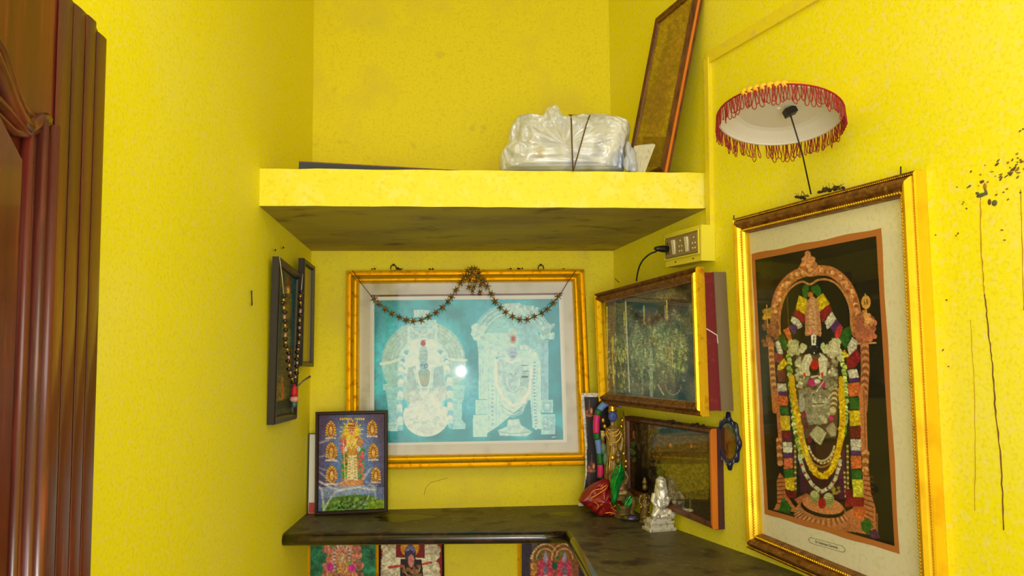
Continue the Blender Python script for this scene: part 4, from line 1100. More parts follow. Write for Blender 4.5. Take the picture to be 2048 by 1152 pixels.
# ---- marks on the right wall: termite trails, mud spots
m_trail = mat('termite_mud', (170, 118, 20), .85); m_trail2 = mat('dark_termite_mud', (104, 66, 28), .85); m_spot = mat('grey_mould_spot', (92, 94, 70), .9)
def wtrail(pts, r, m):
    base = G(); P = smoothpath([wr(x, y, .0002) for x, y in pts], 5)
    for p in P: p += Vector((0, rr.uniform(-.0012, .0012), rr.uniform(-.0012, .0012)))
    return base.tube(P, [.8 * r * rr.uniform(.7, 1.25) for _ in P], 5).build('mud_trail', m, right_w, True)
wtrail([(1962, 396), (1961, 440), (1963, 500), (1967, 560), (1969, 588)], .0011, m_trail)
wtrail([(1969, 588), (1974, 630), (1979, 680), (1984, 720), (1988, 770), (1991, 820), (2000, 900), (2005, 985), (2007, 1060)], .0013, m_trail2)
wtrail([(1941, 640), (1944, 700), (1948, 760), (1950, 900), (1949, 1020)], .0005, m_trail)
wtrail([(2041, 380), (2043, 440), (2046, 540), (2048, 620)], .0007, m_trail)
def fleck(x, y, w_, h_, rot, m):
    g = G(); c = wr(x, y, .0004); kx = .00085
    a = Rd * math.cos(rot) - Z * math.sin(rot) * 1; b = Rd * math.sin(rot) + Z * math.cos(rot)
    g.sph(c, w_ * kx, h_ * kx, .0012, 8, 4, (a, b, Rn)); return g.build('mud_fleck', m, right_w, True)
fleck(1963, 390, 12, 4, -.1, m_spot); fleck(1955, 387, 5, 3, .5, m_spot); fleck(1972, 384, 3, 7, -.3, m_spot)
fleck(1979, 404, 4, 6, 0, m_trail2); fleck(1989, 406, 6, 6, .3, m_spot); fleck(1970, 373, 4, 7, 0, m_trail)
rf = random.Random(21)
for k in range(46):
    x = rf.gauss(2012, 30); y = 348 - (x - 2000) * .42 + rf.gauss(0, 16)
    if x > 2075 or x < 1925: continue
    fleck(x, y, rf.uniform(1, 5.5), rf.uniform(.8, 2.4), rf.uniform(-.9, .2), rf.choice((m_trail, m_trail2, m_trail2, m_spot)))
for (x, y) in ((1942, 343), (1935, 375), (1925, 408), (1916, 467), (1912, 471), (1927, 404), (2016, 399), (2004, 460), (2009, 480), (2041, 385), (1897, 733), (1893, 600), (1871, 470), (1886, 700), (2040, 262), (2046, 258), (1914, 374), (1933, 417)):
    fleck(x, y, rf.uniform(1.5, 3.5), rf.uniform(1, 2), rf.uniform(-1, 1), rf.choice((m_trail2, m_spot)))
# hairline cracks on back wall
def crack(pts, parent=back_w, fn=wb): 
    P = [fn(x, y, .0002) for x, y in pts]; return G().tube(P, .0005, 4).build('hairline_crack', m_trail2, parent, True)
crack([(848, 990), (852, 975), (862, 965), (880, 960), (895, 956)]); crack([(1213, 300), (1220, 290)], back_w, wb)
# ------------------------------------------------------------------ prints
GD = (206, 140, 84); GDl = (232, 176, 120); GDd = (140, 82, 50)
def paint_idol(p):
    rg = p.rg
    p.mottle(30, .15); 
    p.frame(1500, 460, 3.6)
    p.poly([(60, 210), (160, 200), (170, 1300), (90, 1300)], (44, 42, 14), .7)
    # arch
    n = 40
    def archpt(cx, cy, rx, ry, a): return (cx + rx * math.cos(math.radians(a)), cy - ry * math.sin(math.radians(a)))
    path = [(190, 740), (182, 640), (190, 540), (215, 450), (265, 375), (330, 325), (400, 300), (440, 300), (500, 290), (580, 300), (650, 345), (710, 420), (750, 520), (765, 620), (770, 740)]
    sp_ = [(q.x, q.y) for q in smoothpath([(x, y, 0) for x, y in path], 4)]
    p.stroke(sp_, 74, (190, 116, 66)); p.beads(sp_, 15, [(222, 152, 96), (170, 98, 54), (236, 172, 116)], 15, 14, rnd=.15)
    inn_ = [(216, 740), (212, 640), (228, 540), (265, 450), (320, 395), (380, 372), (432, 392), (490, 360), (560, 358), (630, 395), (690, 480), (722, 580), (730, 740)]
    sq = [(q.x, q.y) for q in smoothpath([(x, y, 0) for x, y in inn_], 4)]
    p.poly(sq, (20, 18, 16)); p.stroke(sq, 14, (226, 160, 92)); p.stroke(sq, 4, (150, 88, 44))
    p.poly([(415, 150), (350, 270), (500, 265)], (190, 112, 70)); p.fluff(375, 200, 475, 268, (214, 146, 96), 26, 14); p.ell(415, 175, 22, 26, (210, 140, 90))
    p.stroke([(352, 275), (430, 330), (500, 265)], 8, (226, 170, 110))
    # pillars and guardians
    for (x0, y0, x1, y1) in ((150, 600, 200, 760), (770, 590, 840, 700)):
        p.fluff(x0, y0, x1, y1, (180, 110, 66), 22, 18)
    p.ell(835, 520, 34, 50, (220, 160, 70)); p.ell(835, 520, 14, 26, (120, 80, 30)); p.stroke([(830, 460), (838, 600)], 8, (226, 176, 90))
    p.fluff(770, 640, 900, 800, (176, 100, 72), 50, 24); p.fluff(820, 610, 880, 690, (210, 150, 90), 14, 16)
    p.stroke([(765, 820), (905, 812)], 12, (214, 150, 90))
    p.fluff(96, 570, 150, 640, (206, 158, 50), 14, 16); p.fluff(95, 650, 200, 830, (150, 94, 46), 34, 18)
    p.stroke([(120, 540), (128, 700)], 7, (226, 176, 80))
    p.stroke([(150, 820), (160, 1000), (182, 1300)], 42, (196, 124, 66)); p.beads([(150, 850), (160, 1000), (176, 1150)], 16, [(230, 166, 90), (150, 92, 44)], 22)
    p.stroke([(825, 830), (830, 1000), (815, 1300)], 62, (176, 104, 66)); p.beads([(828, 840), (832, 1000), (818, 1200)], 26, [(210, 140, 90), (140, 80, 50)], 24)
    # lower half pillars and base
    p.frame(1500, 780, 3.387)
    p.stroke([(185, 0), (195, 200), (205, 340), (195, 420)], 26, (196, 116, 70)); p.stroke([(755, 0), (768, 200), (775, 430)], 46, (200, 122, 76)); p.stroke([(770, 0), (782, 430)], 8, (150, 86, 50))
    p.beads([(196, 340), (200, 430), (206, 520)], 20, [(222, 150, 92), (150, 90, 50)], 26)
    p.beads([(785, 430), (780, 520), (790, 620)], 24, [(226, 156, 96), (150, 90, 50)], 28)
    p.poly([(200, 560), (235, 600), (240, 700), (330, 830), (160, 812), (185, 760), (180, 620)], (196, 118, 68)); 
    for k in range(7): p.stroke([(185, 600 + 28 * k), (235, 596 + 28 * k)], 7, (96, 54, 28))
    p.poly([(775, 520), (810, 600), (820, 700), (850, 800), (855, 990), (700, 960), (640, 900), (620, 840), (700, 800), (760, 700)], (196, 118, 72))
    for k in range(12): p.stroke([(775, 580 + 32 * k), (835, 590 + 34 * k)], 8, (104, 60, 34))
    p.stroke([(860, 840), (862, 990)], 10, (160, 90, 44))
    p.poly([(300, 740), (420, 900), (560, 960), (700, 960), (640, 800), (380, 700)], (176, 104, 62))
    p.ell(490, 850, 190, 96, (190, 118, 72), rot=.22)
    for k in range(30):
        a = math.radians(150 + 190 * k / 30)
        p.stroke([(490 + 150 * math.cos(a) + 8, 815 - 62 * math.sin(a)), (490 + 190 * math.cos(a), 842 - 84 * math.sin(a))], 6, (230, 170, 110) if k % 2 else (120, 70, 40))
    p.ell(492, 800, 150, 62, (30, 20, 14), rot=.2); p.ell(494, 780, 142, 58, (212, 136, 84), rot=.2)
    # hem / legs dark cloth
    p.poly([(350, 380), (330, 560), (380, 700), (480, 750), (620, 740), (640, 560), (640, 340)], (64, 30, 28))
    p.poly([(600, 420), (642, 400), (645, 740), (600, 740)], (86, 28, 64)); p.poly([(330, 430), (365, 480), (385, 700), (340, 690)], (70, 28, 60))
    p.fluff(560, 650, 610, 700, (150, 130, 50), 10, 12)
    # body: silver ornaments
    p.frame(1500, 460, 3.6)
    p.poly([(330, 900), (620, 880), (640, 1200), (620, 1500), (340, 1500), (340, 1200)], (96, 70, 50))
    p.frame(1500, 780, 3.387)
    p.poly([(375, 0), (545, 0), (540, 180), (500, 230), (400, 230), (372, 140)], (150, 142, 114)); p.fluff(385, 10, 535, 230, (172, 166, 138), 70, 16, .25)
    p.arc(470, 60, 45, 48, 150, 390, 10, (206, 200, 180)); p.arc(470, 70, 30, 26, 180, 360, 10, (214, 206, 180)); p.stroke([(430, 95), (500, 92)], 7, (80, 60, 40))
    p.poly([(330, 0), (370, 0), (372, 140), (335, 150)], (160, 156, 136)); p.ell(350, 90, 20, 60, (178, 176, 156))
    p.stroke([(572, 0), (568, 90), (560, 150)], 44, (176, 150, 100)); p.beads([(572, 0), (568, 90), (560, 150)], 22, [(214, 196, 150), (120, 90, 50)], 17)
    p.poly([(510, 260), (560, 215), (590, 260), (580, 310), (545, 318)], (150, 138, 104)); 
    for k in range(5): p.stroke([(520 + 12 * k, 255 - 6 * k), (555 + 6 * k, 308)], 4, (200, 190, 156))
    p.poly([(400, 300), (455, 240), (520, 290), (480, 375), (440, 350)], (168, 164, 122)); p.ell(460, 290, 40, 40, (186, 182, 142)); p.stroke([(415, 300), (470, 365), (510, 295)], 6, (220, 214, 180))
    p.ell(550, 192, 16, 18, (206, 30, 120)); p.ell(366, 168, 12, 18, (170, 30, 90)); p.ell(405, 340, 16, 20, (130, 20, 40)); p.ell(380, 245, 14, 22, (100, 40, 50))
    for (w_, y, c) in ((0, 0, (206, 196, 140)), (1, 30, (168, 116, 40)), (2, 50, (96, 60, 30))):
        p.arc(485, 330 + y * .4, 92 + 16 * w_, 150 + y, 200, 340, 13, c)
    p.beads([(400, 400), (440, 470), (490, 500), (540, 480), (575, 400)], 7, [(230, 222, 180), (180, 140, 60)], 13)
    # garland strings left and right of the body
    for x in (345, 660): p.beads([(x - 40 if x < 400 else x, 380), (x - 36 if x < 400 else x + 4, 700)], 9, [(206, 180, 110), (120, 90, 40)], 18)
    p.beads([(640, 560), (648, 720)], 8, [(226, 196, 120), (110, 80, 40)], 16)
    # green-white garland then yellow garland
    p.frame(1500, 460, 3.6)
    GL = [(280, 900), (290, 1100), (310, 1250), (320, 1400), (345, 1530), (380, 1640)]
    GR = [(655, 880), (680, 1000), (690, 1150), (690, 1300), (680, 1430), (660, 1520)]
    for q in (GL, GR): p.beads(q, 17, [(116, 156, 40), (190, 204, 90), (70, 120, 30), (216, 220, 160)], 13, 7, rnd=.2)
    p.frame(1500, 780, 3.387)
    p.stroke([(335, 450), (370, 560), (420, 640), (485, 690), (540, 660), (580, 600), (612, 480)], 24, (188, 198, 156))
    p.beads([(340, 470), (370, 560), (420, 640), (485, 690), (540, 660), (580, 600), (610, 500)], 11, [(206, 214, 180), (206, 214, 180), (206, 214, 180), (170, 50, 40)], 14, 3, rnd=.1)
    yel = [(288, 0), (315, 150), (345, 300), (380, 430), (430, 540), (490, 585), (550, 540), (590, 440), (618, 300), (626, 150), (618, 0)]
    yq = [(q.x, q.y) for q in smoothpath([(x, y, 0) for x, y in yel], 4)]
    p.stroke(yq, 40, (226, 176, 14)); p.beads(yq, 12, [(242, 200, 20), (214, 156, 10), (248, 214, 44)], 9, 15, rnd=.1)
    p.frame(1500, 460, 3.6)
    p.stroke([(300, 1060), (308, 1140), (315, 1220)], 40, (214, 170, 20)); p.stroke([(655, 1070), (660, 1140), (655, 1220)], 36, (220, 176, 20))
    # thick outer flower garland blocks
    RD = (150, 28, 40); WH = (214, 208, 190); PU = (84, 40, 110); OR = (220, 110, 56); GR_ = (44, 104, 34); YE = (232, 196, 30); MR = (118, 24, 34)
    def block(c, poly, n=26, r=11):
        xs = [q[0] for q in poly]; ys = [q[1] for q in poly]; p.poly(poly, [v * .85 for v in c])
        cx = sum(xs) / len(xs); cy = sum(ys) / len(ys)
        for k in range(n):
            i = rg.randrange(len(poly)); a, b = poly[i], poly[(i + 1) % len(poly)]; t_ = rg.random(); s_ = rg.random() ** .5 * .86
            x = cx + (a[0] + (b[0] - a[0]) * t_ - cx) * s_; y = cy + (a[1] + (b[1] - a[1]) * t_ - cy) * s_; f_ = rg.uniform(.8, 1.2)
            p.ell(x, y, r * rg.uniform(.6, 1), r * rg.uniform(.6, 1), [min(255, v * f_) for v in c], .8)
    block(GR_, [(376, 430), (395, 392), (425, 400), (418, 480), (385, 500)]); block(GR_, [(438, 410), (490, 390), (515, 440), (500, 490), (440, 440)])
    block(YE, [(352, 470), (415, 500), (396, 610), (328, 570)]); block(YE, [(480, 490), (525, 455), (575, 530), (500, 590)])
    block(RD, [(328, 570), (398, 612), (388, 680), (306, 610)]); block(RD, [(500, 590), (572, 535), (594, 578), (520, 670)])
    block(WH, [(300, 620), (345, 640), (378, 690), (360, 730), (296, 660)]); block(WH, [(540, 660), (590, 585), (622, 640), (560, 735)])
    block(PU, [(278, 690), (330, 680), (350, 740), (310, 750)]); block(PU, [(575, 700), (625, 645), (660, 690), (600, 740)])
    block(OR, [(240, 720), (275, 700), (305, 790), (285, 820)]); block((206, 50, 60), [(610, 730), (650, 680), (668, 700), (640, 790), (612, 770)])
    block(GR_, [(205, 760), (240, 745), (275, 830), (262, 870), (225, 850)]); block(GR_, [(660, 720), (720, 690), (735, 740), (690, 860), (645, 800)])
    block(WH, [(182, 810), (205, 790), (240, 890), (205, 910)]); block(WH, [(700, 840), (735, 770), (772, 800), (770, 850), (715, 915)])
    block((150, 60, 50), [(175, 880), (240, 900), (225, 960), (180, 950)]); block(RD, [(690, 930), (770, 850), (800, 920), (760, 990), (700, 1000)])
    block(YE, [(200, 980), (245, 920), (268, 960), (230, 1010), (195, 1010)]); block(YE, [(665, 880), (680, 860), (712, 910), (690, 920)], 10)
    block((120, 60, 40), [(190, 1010), (250, 1010), (255, 1090), (205, 1095)]); block(WH, [(700, 1010), (770, 1000), (785, 1060), (715, 1070)]); block(PU, [(705, 1075), (785, 1062), (790, 1090), (720, 1100)], 16, 9)
    block(WH, [(195, 1105), (260, 1105), (265, 1160), (200, 1170)]); block(OR, [(700, 1105), (790, 1095), (795, 1160), (710, 1170)], 30)
    p.frame(1500, 780, 3.387)
    block(OR, [(190, 40), (255, 40), (258, 105), (195, 108)], 30); block(PU, [(190, 10), (250, 10), (250, 36), (195, 36)], 12, 8)
    block(GR_, [(200, 115), (260, 112), (262, 165), (205, 165)]); block(YE, [(206, 172), (270, 175), (272, 272), (212, 275)], 40)
    block(MR, [(215, 280), (280, 280), (282, 345), (220, 348)]); block(WH, [(220, 352), (285, 355), (285, 425), (225, 425)], 30); block(PU, [(222, 430), (288, 430), (290, 460), (225, 458)], 14, 8)
    block(OR, [(228, 462), (290, 462), (290, 530), (230, 535)], 26); block(GR_, [(230, 540), (295, 535), (295, 600), (235, 600)]); block(YE, [(235, 600), (300, 590), (298, 685), (240, 670)], 36); block(MR, [(240, 680), (310, 690), (315, 740), (250, 720)])
    block(GR_, [(215, 740), (245, 745), (282, 800), (270, 840), (195, 820)])
    block(OR, [(670, 0), (735, 0), (738, 40), (672, 44)], 20); block(GR_, [(675, 50), (740, 50), (742, 130), (678, 132)], 30); block(YE, [(672, 140), (745, 138), (748, 240), (676, 245)], 44)
    block(MR, [(675, 250), (750, 250), (750, 325), (680, 328)]); block(WH, [(680, 335), (750, 335), (750, 412), (685, 412)], 34); block(PU, [(682, 412), (752, 412), (752, 440), (686, 440)], 14, 8)
    block(OR, [(682, 445), (755, 445), (756, 530), (686, 535)], 36); block(GR_, [(686, 542), (756, 542), (758, 600), (690, 600)]); block((224, 214, 60), [(690, 605), (765, 605), (768, 725), (700, 725)], 44)
    block(RD, [(650, 720), (775, 730), (772, 790), (640, 790)], 40); block(MR, [(650, 670), (690, 670), (690, 725), (650, 725)])
    block(GR_, [(750, 900), (800, 865), (832, 920), (800, 980), (760, 950)]); block((80, 36, 80), [(800, 960), (850, 940), (880, 1000), (830, 1010)]); block(OR, [(700, 790), (780, 790), (785, 860), (710, 870)], 24)
    # feet
    p.ell(438, 722, 34, 44, (150, 150, 84)); p.ell(532, 745, 38, 50, (156, 156, 92)); p.ell(436, 705, 24, 22, (190, 190, 130)); p.ell(528, 722, 26, 24, (196, 196, 138)); p.ell(488, 768, 26, 36, (170, 26, 36))
    for k in range(4): p.stroke([(505, 722 + 14 * k), (560, 730 + 14 * k)], 3, (110, 110, 60))
    # chest, arms, hands, face, crown
    p.frame(1500, 460, 3.6)
    p.fluff(280, 800, 350, 900, (180, 172, 130), 34, 18); p.fluff(565, 790, 650, 930, (206, 196, 160), 40, 18)
    p.ell(316, 850, 40, 50, (176, 178, 128)); p.ell(316, 850, 26, 34, (206, 206, 160), .8); p.ell(605, 850, 44, 60, (206, 196, 156)); p.ell(605, 850, 26, 40, (228, 220, 190), .7)
    p.ell(385, 840, 26, 30, (204, 204, 156)); p.ell(535, 840, 28, 32, (196, 206, 140)); p.ell(372, 868, 22, 20, (220, 214, 180)); p.ell(545, 870, 24, 20, (216, 216, 170))
    p.fluff(330, 920, 385, 1130, (196, 192, 160), 44, 14); p.fluff(550, 930, 625, 1150, (150, 140, 110), 50, 14)
    p.fluff(365, 1050, 560, 1200, (140, 130, 110), 60, 14)
    p.poly([(395, 900), (370, 960), (380, 1050), (430, 1050), (450, 930), (430, 890)], (214, 206, 176)); p.poly([(520, 890), (560, 930), (548, 1050), (505, 1060), (490, 930)], (220, 212, 184))
    p.stroke([(445, 890), (400, 960), (400, 1040)], 12, (236, 230, 208)); p.stroke([(505, 890), (540, 960), (535, 1040)], 12, (236, 230, 208))
    p.ell(462, 1000, 36, 44, (30, 22, 18)); p.ell(465, 972, 30, 36, (196, 24, 30)); p.ell(392, 1042, 10, 14, (210, 60, 40)); p.ell(520, 1040, 10, 16, (210, 60, 40))
    p.stroke([(440, 1060), (490, 1050), (510, 1070)], 10, (226, 220, 196)); p.ell(445, 1100, 26, 24, (206, 26, 130)); p.ell(522, 1112, 20, 20, (196, 26, 120)); p.ell(485, 1090, 22, 16, (240, 230, 220)); p.stroke([(480, 1160), (530, 1090)], 8, (226, 220, 200))
    p.fluff(560, 1000, 620, 1060, (190, 184, 160), 14, 10, .3)
    p.poly([(330, 720), (395, 690), (410, 830), (350, 800)], (16, 14, 14)); p.poly([(510, 740), (580, 700), (590, 790), (540, 830)], (18, 16, 20))
    p.poly([(398, 760), (396, 620), (410, 520), (436, 480), (456, 478), (482, 500), (502, 600), (514, 700), (512, 770)], (196, 138, 96))
    p.poly([(425, 760), (424, 600), (436, 500), (460, 500), (476, 600), (484, 760)], (222, 170, 128), .8); p.ell(435, 465, 20, 20, (200, 120, 60)); p.stroke([(400, 690), (455, 680), (512, 690)], 6, (160, 106, 66)); p.stroke([(398, 740), (455, 735), (512, 745)], 10, (214, 160, 90))
    for y in range(540, 680, 26): p.stroke([(404, y), (500, y - 2)], 3, (170, 112, 72), .6)
    p.ell(446, 735, 20, 30, (226, 130, 120), .8)
    p.poly([(412, 765), (455, 745), (512, 770), (508, 850), (480, 902), (440, 902), (414, 850)], (18, 20, 36))
    p.poly([(440, 760), (456, 745), (478, 760), (474, 830), (444, 830)], (240, 236, 222)); p.poly([(455, 765), (463, 765), (462, 815), (456, 815)], (40, 30, 30))
    p.ell(436, 842, 8, 4, (150, 150, 150), .7); p.ell(484, 842, 8, 4, (150, 150, 150), .7); p.ell(462, 868, 6, 9, (70, 70, 84), .8); p.ell(462, 886, 5, 7, (236, 236, 230))
    p.mottle(2.2, .16)
def paint_teal(p):
    T1 = (30, 150, 150); p.C[:] = T1; W = (226, 240, 234)
    n = vnoise(p.X / 30, p.Y / 30); p.C = p.C * (0.80 + .5 * n)[:, None]
    p.frame(740, 590, 3.84)
    p.ell(415, 560, 360, 430, (64, 200, 206), .75, 46); p.ell(415, 520, 300, 330, (150, 228, 226), .5, 50)
    p.ell(240, 480, 140, 240, (96, 214, 222), .4, 30)
    p.frame(930, 590, 3.838); p.ell(360, 420, 360, 400, (70, 200, 206), .6, 60); p.ell(120, 150, 120, 100, (70, 196, 206), .6, 20); p.ell(380, 600, 300, 520, (120, 210, 214), .4, 40)
    p.rect(600, 100, 760, 820, (28, 120, 128), .35); p.ell(60, 500, 60, 200, (40, 140, 146), .7, 20); p.ell(640, 1090, 120, 60, (20, 104, 110), .6, 20)
    p.ell(10, 680, 70, 90, (200, 240, 245), .5, 30); p.ell(30, 860, 50, 120, (150, 200, 230), .5, 30)  # soft pale spots: flash reflection painted into the print
    # left seated figure
    p.frame(740, 590, 3.84)
    lg = (176, 206, 186)
    p.ell(412, 520, 322, 320, (186, 216, 196), 1, 3); 
    for k in range(9): p.arc(412, 520, 318 - 14 * k, 300 - 13 * k, 5, 175, 4, (206, 226, 206) if k % 2 else (160, 196, 180), .8)
    for k in range(26): a = math.radians(10 + 160 * k / 26); p.stroke([(412 + 210 * math.cos(a), 520 - 200 * math.sin(a)), (412 + 312 * math.cos(a), 520 - 296 * math.sin(a))], 3, (150, 190, 180), .35)
    p.ell(412, 520, 190, 200, (206, 234, 226), 1, 4)
    p.poly([(100, 520), (210, 500), (215, 680), (130, 670), (104, 620)], (170, 214, 200)); p.poly([(620, 500), (735, 510), (730, 640), (640, 690)], (180, 220, 214))
    p.rect(100, 684, 215, 730, (176, 222, 216)); p.poly([(120, 730), (215, 730), (215, 1040), (150, 1040), (135, 830)], (168, 220, 216)); p.rect(140, 980, 215, 1045, (200, 234, 230))
    for y in (700, 760, 800, 830, 1000): p.stroke([(110, y), (212, y)], 4, (116, 190, 188), .8)
    p.poly([(625, 690), (730, 690), (720, 800), (705, 830), (705, 960), (735, 990), (730, 1030), (630, 1030)], (176, 226, 222))
    for y in (730, 790, 830, 960): p.stroke([(630, y), (715, y)], 4, (120, 196, 194), .8)
    p.rect(338, 115, 458, 170, (196, 230, 216)); p.rect(308, 190, 508, 290, (190, 226, 214)); p.stroke([(330, 250), (480, 250)], 4, (130, 190, 186)); p.beads([(345, 130), (450, 130)], 9, [(220, 240, 226), (160, 210, 200)], 14)
    p.stroke([(315, 250), (360, 295), (410, 310), (450, 295), (490, 240)], 12, W); p.arc(405, 300, 60, 60, 190, 350, 4, (130, 190, 186))
    p.stroke([(300, 250), (295, 400)], 20, (214, 240, 234)); p.stroke([(505, 220), (510, 400)], 20, (214, 240, 234))
    for s_ in (1,): p.stroke([(85, 530), (150, 520), (235, 490), (320, 420)], 22, (232, 244, 240)); p.stroke([(510, 420), (600, 490), (680, 500), (738, 500)], 18, (232, 244, 240))
    p.poly([(280, 440), (330, 345), (400, 330), (480, 340), (560, 420), (600, 520), (560, 600), (270, 600), (230, 520)], (228, 242, 232))
    p.beads([(300, 410), (260, 460), (240, 540), (270, 620)], 17, [(232, 244, 240), (180, 220, 214), (120, 190, 200)], 22, 5); p.beads([(520, 410), (570, 470), (600, 550)], 17, [(232, 244, 240), (180, 220, 214), (120, 190, 200)], 22, 5)
    p.poly([(290, 560), (350, 540), (370, 700), (330, 750), (280, 740)], (176, 204, 190)); p.poly([(490, 560), (560, 540), (570, 700), (530, 750), (480, 740)], (166, 202, 194))
    p.ell(415, 640, 58, 80, (150, 180, 160)); p.ell(410, 650, 34, 40, (176, 180, 146))
    p.ell(410, 470, 34, 84, (176, 208, 192)); 
    for y in (430, 460, 490): p.stroke([(384, y), (438, y)], 3, (130, 176, 170))
    p.ell(414, 545, 34, 36, (150, 196, 196)); p.ell(428, 545, 15, 15, (70, 120, 130)); p.ell(400, 540, 8, 8, (80, 130, 140)); p.ell(430, 545, 7, 7, (180, 220, 220)); p.stroke([(402, 562), (428, 566)], 4, (80, 120, 130))
    p.ell(408, 372, 20, 20, (176, 60, 44)); p.stroke([(400, 350), (428, 348)], 8, (190, 90, 60))
    for w_ in (0, 1, 2): p.stroke([(338 + 10 * w_, 570), (360 + 8 * w_, 660), (400, 710 + 24 * w_), (440, 710 + 24 * w_), (475 - 6 * w_, 650), (488 - 8 * w_, 550)], 11, (236, 246, 240) if w_ != 1 else (196, 224, 214))
    # skirt of leaves
    for k in range(70):
        a = math.radians(-25 + 230 * k / 70); x = 430 + 168 * math.cos(a + math.pi * 0) ; y = 930 + 150 * math.sin(a)
        p.stroke([(430 + 40 * math.cos(a), 900 + 40 * math.sin(a)), (x, y)], 16, (226, 232, 212) if k % 2 else (240, 242, 226))
    p.ell(430, 870, 140, 130, (230, 236, 220), 1, 8); p.ell(330, 780, 60, 50, (210, 220, 200), 1, 6); p.ell(540, 760, 56, 60, (216, 224, 208), 1, 6)
    for k in range(40):
        a = math.radians(180 * k / 40); p.stroke([(430 + 70 * math.cos(a), 940 + 30 * math.sin(a)), (430 + 168 * math.cos(a), 950 + 130 * math.sin(a))], 4, (200, 214, 196), .6)
    p.beads([(240, 570), (232, 700), (228, 860), (232, 1030)], 22, [(234, 244, 240), (210, 236, 236), (140, 206, 216)], 16, 4, block=2); p.beads([(590, 560), (612, 700), (612, 860), (622, 1020)], 22, [(234, 244, 240), (210, 236, 236), (140, 206, 216)], 16, 4, block=2)
    # right standing figure
    p.frame(930, 590, 3.838)
    p.poly([(150, 480), (170, 240), (230, 170), (360, 120), (500, 150), (560, 260), (570, 480)], (156, 216, 206)); p.rect(150, 290, 330, 470, (210, 238, 228), .8); p.poly([(420, 200), (540, 200), (560, 400), (520, 430), (430, 380)], (150, 204, 200), .8)
    for k in range(7): p.arc(365, 330, 296 - 15 * k, 262 - 14 * k, 20, 166, 11, (206, 230, 214) if k % 2 else (164, 208, 196))
    p.fluff(310, 70, 420, 150, (206, 232, 216), 50, 16, .1); p.fluff(420, 90, 560, 140, (190, 222, 206), 40, 16, .12)
    p.fluff(60, 230, 150, 340, (200, 232, 222), 60, 16, .1); p.fluff(570, 220, 680, 340, (176, 216, 206), 60, 16, .15)
    p.poly([(88, 340), (160, 340), (160, 800), (110, 800), (105, 460)], (190, 228, 226)); p.rect(105, 455, 235, 800, (206, 238, 236)); p.poly([(565, 345), (640, 345), (640, 800), (570, 800)], (160, 206, 204))
    for x in (590, 606, 622): p.stroke([(x, 360), (x, 800)], 4, (120, 180, 184), .8)
    for x in (115, 135): p.stroke([(x, 350), (x + 6, 800)], 3, (150, 206, 206), .8)
    p.rect(80, 805, 235, 915, (196, 234, 230)); p.rect(62, 920, 170, 1090, (206, 238, 232)); p.poly([(580, 800), (675, 805), (675, 905), (585, 900)], (176, 222, 216)); p.rect(585, 915, 693, 1070, (176, 220, 214))
    p.rect(600, 825, 662, 890, (130, 196, 196), .8); p.rect(612, 836, 650, 880, (196, 226, 220)); p.rect(600, 930, 685, 1040, (140, 200, 198), .8); p.fluff(615, 945, 670, 1030, (190, 224, 216), 30, 9)
    p.poly([(235, 500), (330, 440), (540, 420), (580, 520), (585, 1030), (520, 1020), (500, 800), (250, 1010), (170, 1060), (170, 800), (235, 780)], (206, 236, 234))
    for x in (180, 205, 240, 262, 515, 532, 552): p.stroke([(x, 560), (x + 2, 1000)], 5, (156, 212, 214), .7)
    p.beads([(535, 520), (530, 700), (540, 900), (545, 1030)], 9, [(120, 196, 196), (226, 240, 236)], 13); p.beads([(210, 700), (212, 1000)], 8, [(130, 200, 206), (226, 240, 236)], 16)
    p.ell(270, 560, 34, 70, (190, 214, 204)); p.ell(270, 660, 30, 40, (206, 226, 214)); p.ell(365, 620, 90, 130, (190, 220, 212)); p.ell(470, 660, 50, 90, (176, 206, 196))
    p.ell(460, 515, 26, 26, (206, 230, 220)); p.ell(458, 560, 26, 20, (196, 224, 214)); p.stroke([(438, 540), (485, 540)], 6, (90, 130, 120)); p.stroke([(440, 628), (478, 628)], 12, (50, 104, 90)); p.stroke([(445, 585), (480, 585)], 5, (90, 140, 130))
    p.ell(445, 740, 44, 40, (206, 224, 206))
    p.poly([(325, 460), (330, 290), (355, 250), (395, 260), (410, 320), (405, 470)], (196, 222, 200)); p.ell(370, 340, 24, 34, (176, 164, 140)); p.ell(370, 336, 14, 18, (190, 50, 50)); p.ell(366, 445, 34, 46, (176, 196, 206)); p.ell(360, 440, 5, 4, (90, 110, 130)); p.ell(382, 440, 5, 4, (90, 110, 130)); p.stroke([(356, 472), (382, 472)], 7, (120, 150, 170))
    p.stroke([(290, 490), (360, 520), (430, 490)], 20, W); p.beads([(440, 400), (500, 420), (540, 460)], 18, [W, (190, 224, 216)], 18, 6); p.beads([(180, 440), (240, 430), (300, 470)], 16, [W, (190, 224, 216)], 18, 6)
    p.stroke([(345, 600), (368, 625), (395, 600)], 6, (130, 176, 150)); p.arc(370, 640, 50, 100, 180, 360, 7, (232, 242, 232)); p.arc(370, 620, 70, 130, 190, 350, 5, (160, 200, 190))
    for k in range(6): p.stroke([(300 + 28 * k, 700), (370, 850)], 3, (150, 196, 186), .7)
    p.stroke([(235, 500), (240, 680), (290, 790), (370, 850), (440, 820), (495, 740), (512, 560)], 22, (240, 248, 242))
    for k in range(4): p.stroke([(255 + 8 * k, 800 + 16 * k), (300, 850 + 18 * k), (370, 890 + 16 * k), (440, 850 + 18 * k), (490 - 8 * k, 790 + 16 * k)], 8, (226, 240, 234) if k % 2 == 0 else (170, 208, 200))
